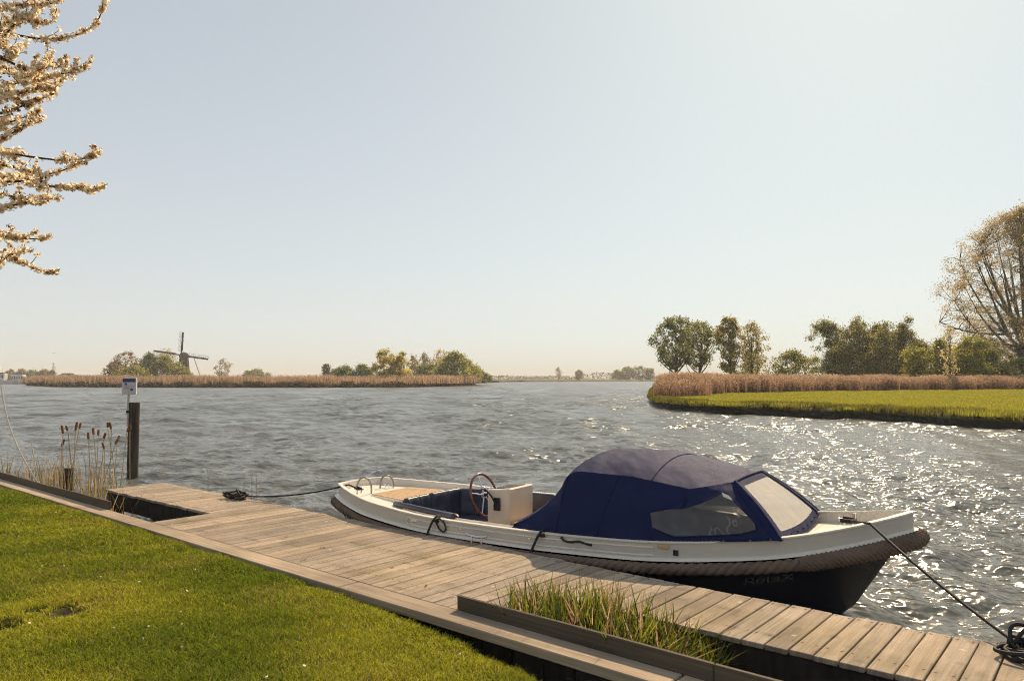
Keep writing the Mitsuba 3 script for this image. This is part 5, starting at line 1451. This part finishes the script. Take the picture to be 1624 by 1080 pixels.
fc_ = np.where(brown, np.array([0.30, 0.15, 0.06]), np.array([0.92, 0.84, 0.68]) * (1 - tone) + np.array([0.82, 0.70, 0.52]) * tone)
put('blossom', tm(vs_, np.vstack([i + [0, 1, 2], i + [0, 2, 3]])), 'm_leaf', bt, kind='stuff', label='cream white cherry blossom', color=np.repeat(fc_, 20, 0))

# ------------------------------------------------------------------ small things: daisies, litter, a gull
rng = np.random.default_rng(91)
dz = []
for _ in range(600):
    u, v = rng.uniform(-11, -2.6), rng.uniform(-0.6, 3.5)
    p = dock([[u, v, float(lawn_z(np.array(u), np.array(v))) + 0.032]])[0]
    if in_view(p[None], -5)[0] and v < lawn_edge(u) - 0.1 and hole(np.array(u), np.array(v))[0] < 0.05: dz.append(p)
    if len(dz) >= 36: break
for p in dz:
    a = np.arange(10) * 2 * np.pi / 10
    tilt = rng.normal(0, 0.5, 2); r_ = rng.uniform(0.0055, 0.009)
    ringp = np.c_[np.cos(a) * r_, np.sin(a) * r_, 0.002 + (np.cos(a) * tilt[0] + np.sin(a) * tilt[1]) * r_]
    v_ = np.vstack([[0, 0, 0.005], ringp, [0, 0, -0.025]]) + p
    k = np.arange(10)
    m = tm(v_, np.vstack([np.stack([k * 0, 1 + k, 1 + (k + 1) % 10], 1), np.stack([k * 0 + 11, 1 + (k + 1) % 10, 1 + k], 1)]))
    c = np.vstack([[0.7, 0.5, 0.05], np.tile([0.75, 0.72, 0.66], (10, 1)), [0.1, 0.14, 0.03]])
    put('daisy', m, 'm_matte', label='tiny white daisy in the lawn', cat='daisy', group='daisies in the lawn', color=c)
for x, y in ((514, 868), (508, 869), (478, 888), (484, 887), (552, 830), (676, 928), (330, 800), (622, 900), (700, 905), (455, 850), (1040, 1000)):
    p = at(x, y, 0.006)
    a = rng.uniform(0, 6.28); s = rng.uniform(0.014, 0.026)
    d = np.array([math.cos(a), math.sin(a), 0]) * s; w = np.array([-math.sin(a), math.cos(a), 0]) * s * 0.5
    v_ = np.array([p - d, p + w + Z * 0.004, p + d + Z * 0.006, p - w + Z * 0.005, p + Z * 0.002])
    put('dead_leaf', tm(v_, [[0, 4, 1], [1, 4, 2], [2, 4, 3], [3, 4, 0]]), 'm_leaf', label='small brown dead leaf lying on the jetty planks', cat='leaf', group='dead leaves on the jetty', color=(0.14, 0.075, 0.03))
gp = far(86, 560, 160)
wing = tm(gp + np.array([[0, 0, 0.02], [-0.55, 0.1, 0.16], [-0.5, -0.12, 0.12], [0.55, -0.1, 0.10], [0.5, 0.14, 0.13], [0, 0.18, 0.02], [0, -0.18, 0.0]]), [[5, 1, 2], [5, 2, 6], [5, 6, 3], [5, 3, 4]])
gull = thing('gull', 'tiny gull gliding in the sky above the far left boats', 'bird')
put('body', mapped(trimesh.creation.icosphere(2, 0.1), lambda p: p * [0.7, 2.2, 0.8] + gp), 'm_matte', gull, smooth=True, color=(0.5, 0.5, 0.5))
put('wings', wing, 'm_matte', gull, color=(0.4, 0.4, 0.42))

# ------------------------------------------------------------------ air
scene['air'] = {'type': 'homogeneous', 'albedo': {'type': 'rgb', 'value': [0.96, 0.95, 0.93]}, 'sigma_t': 0.00048}
scene['haze'] = {'type': 'cube', 'to_world': T().translate([0, 1500, 14.0]).scale([3200, 3200, 17.0]), 'bsdf': {'type': 'null'}, 'interior': {'type': 'ref', 'id': 'air'}}
labels['haze'] = {'label': 'pale warm haze of the spring air over the river', 'category': 'haze', 'kind': 'stuff'}
scene['camera']['medium'] = {'type': 'ref', 'id': 'air'}
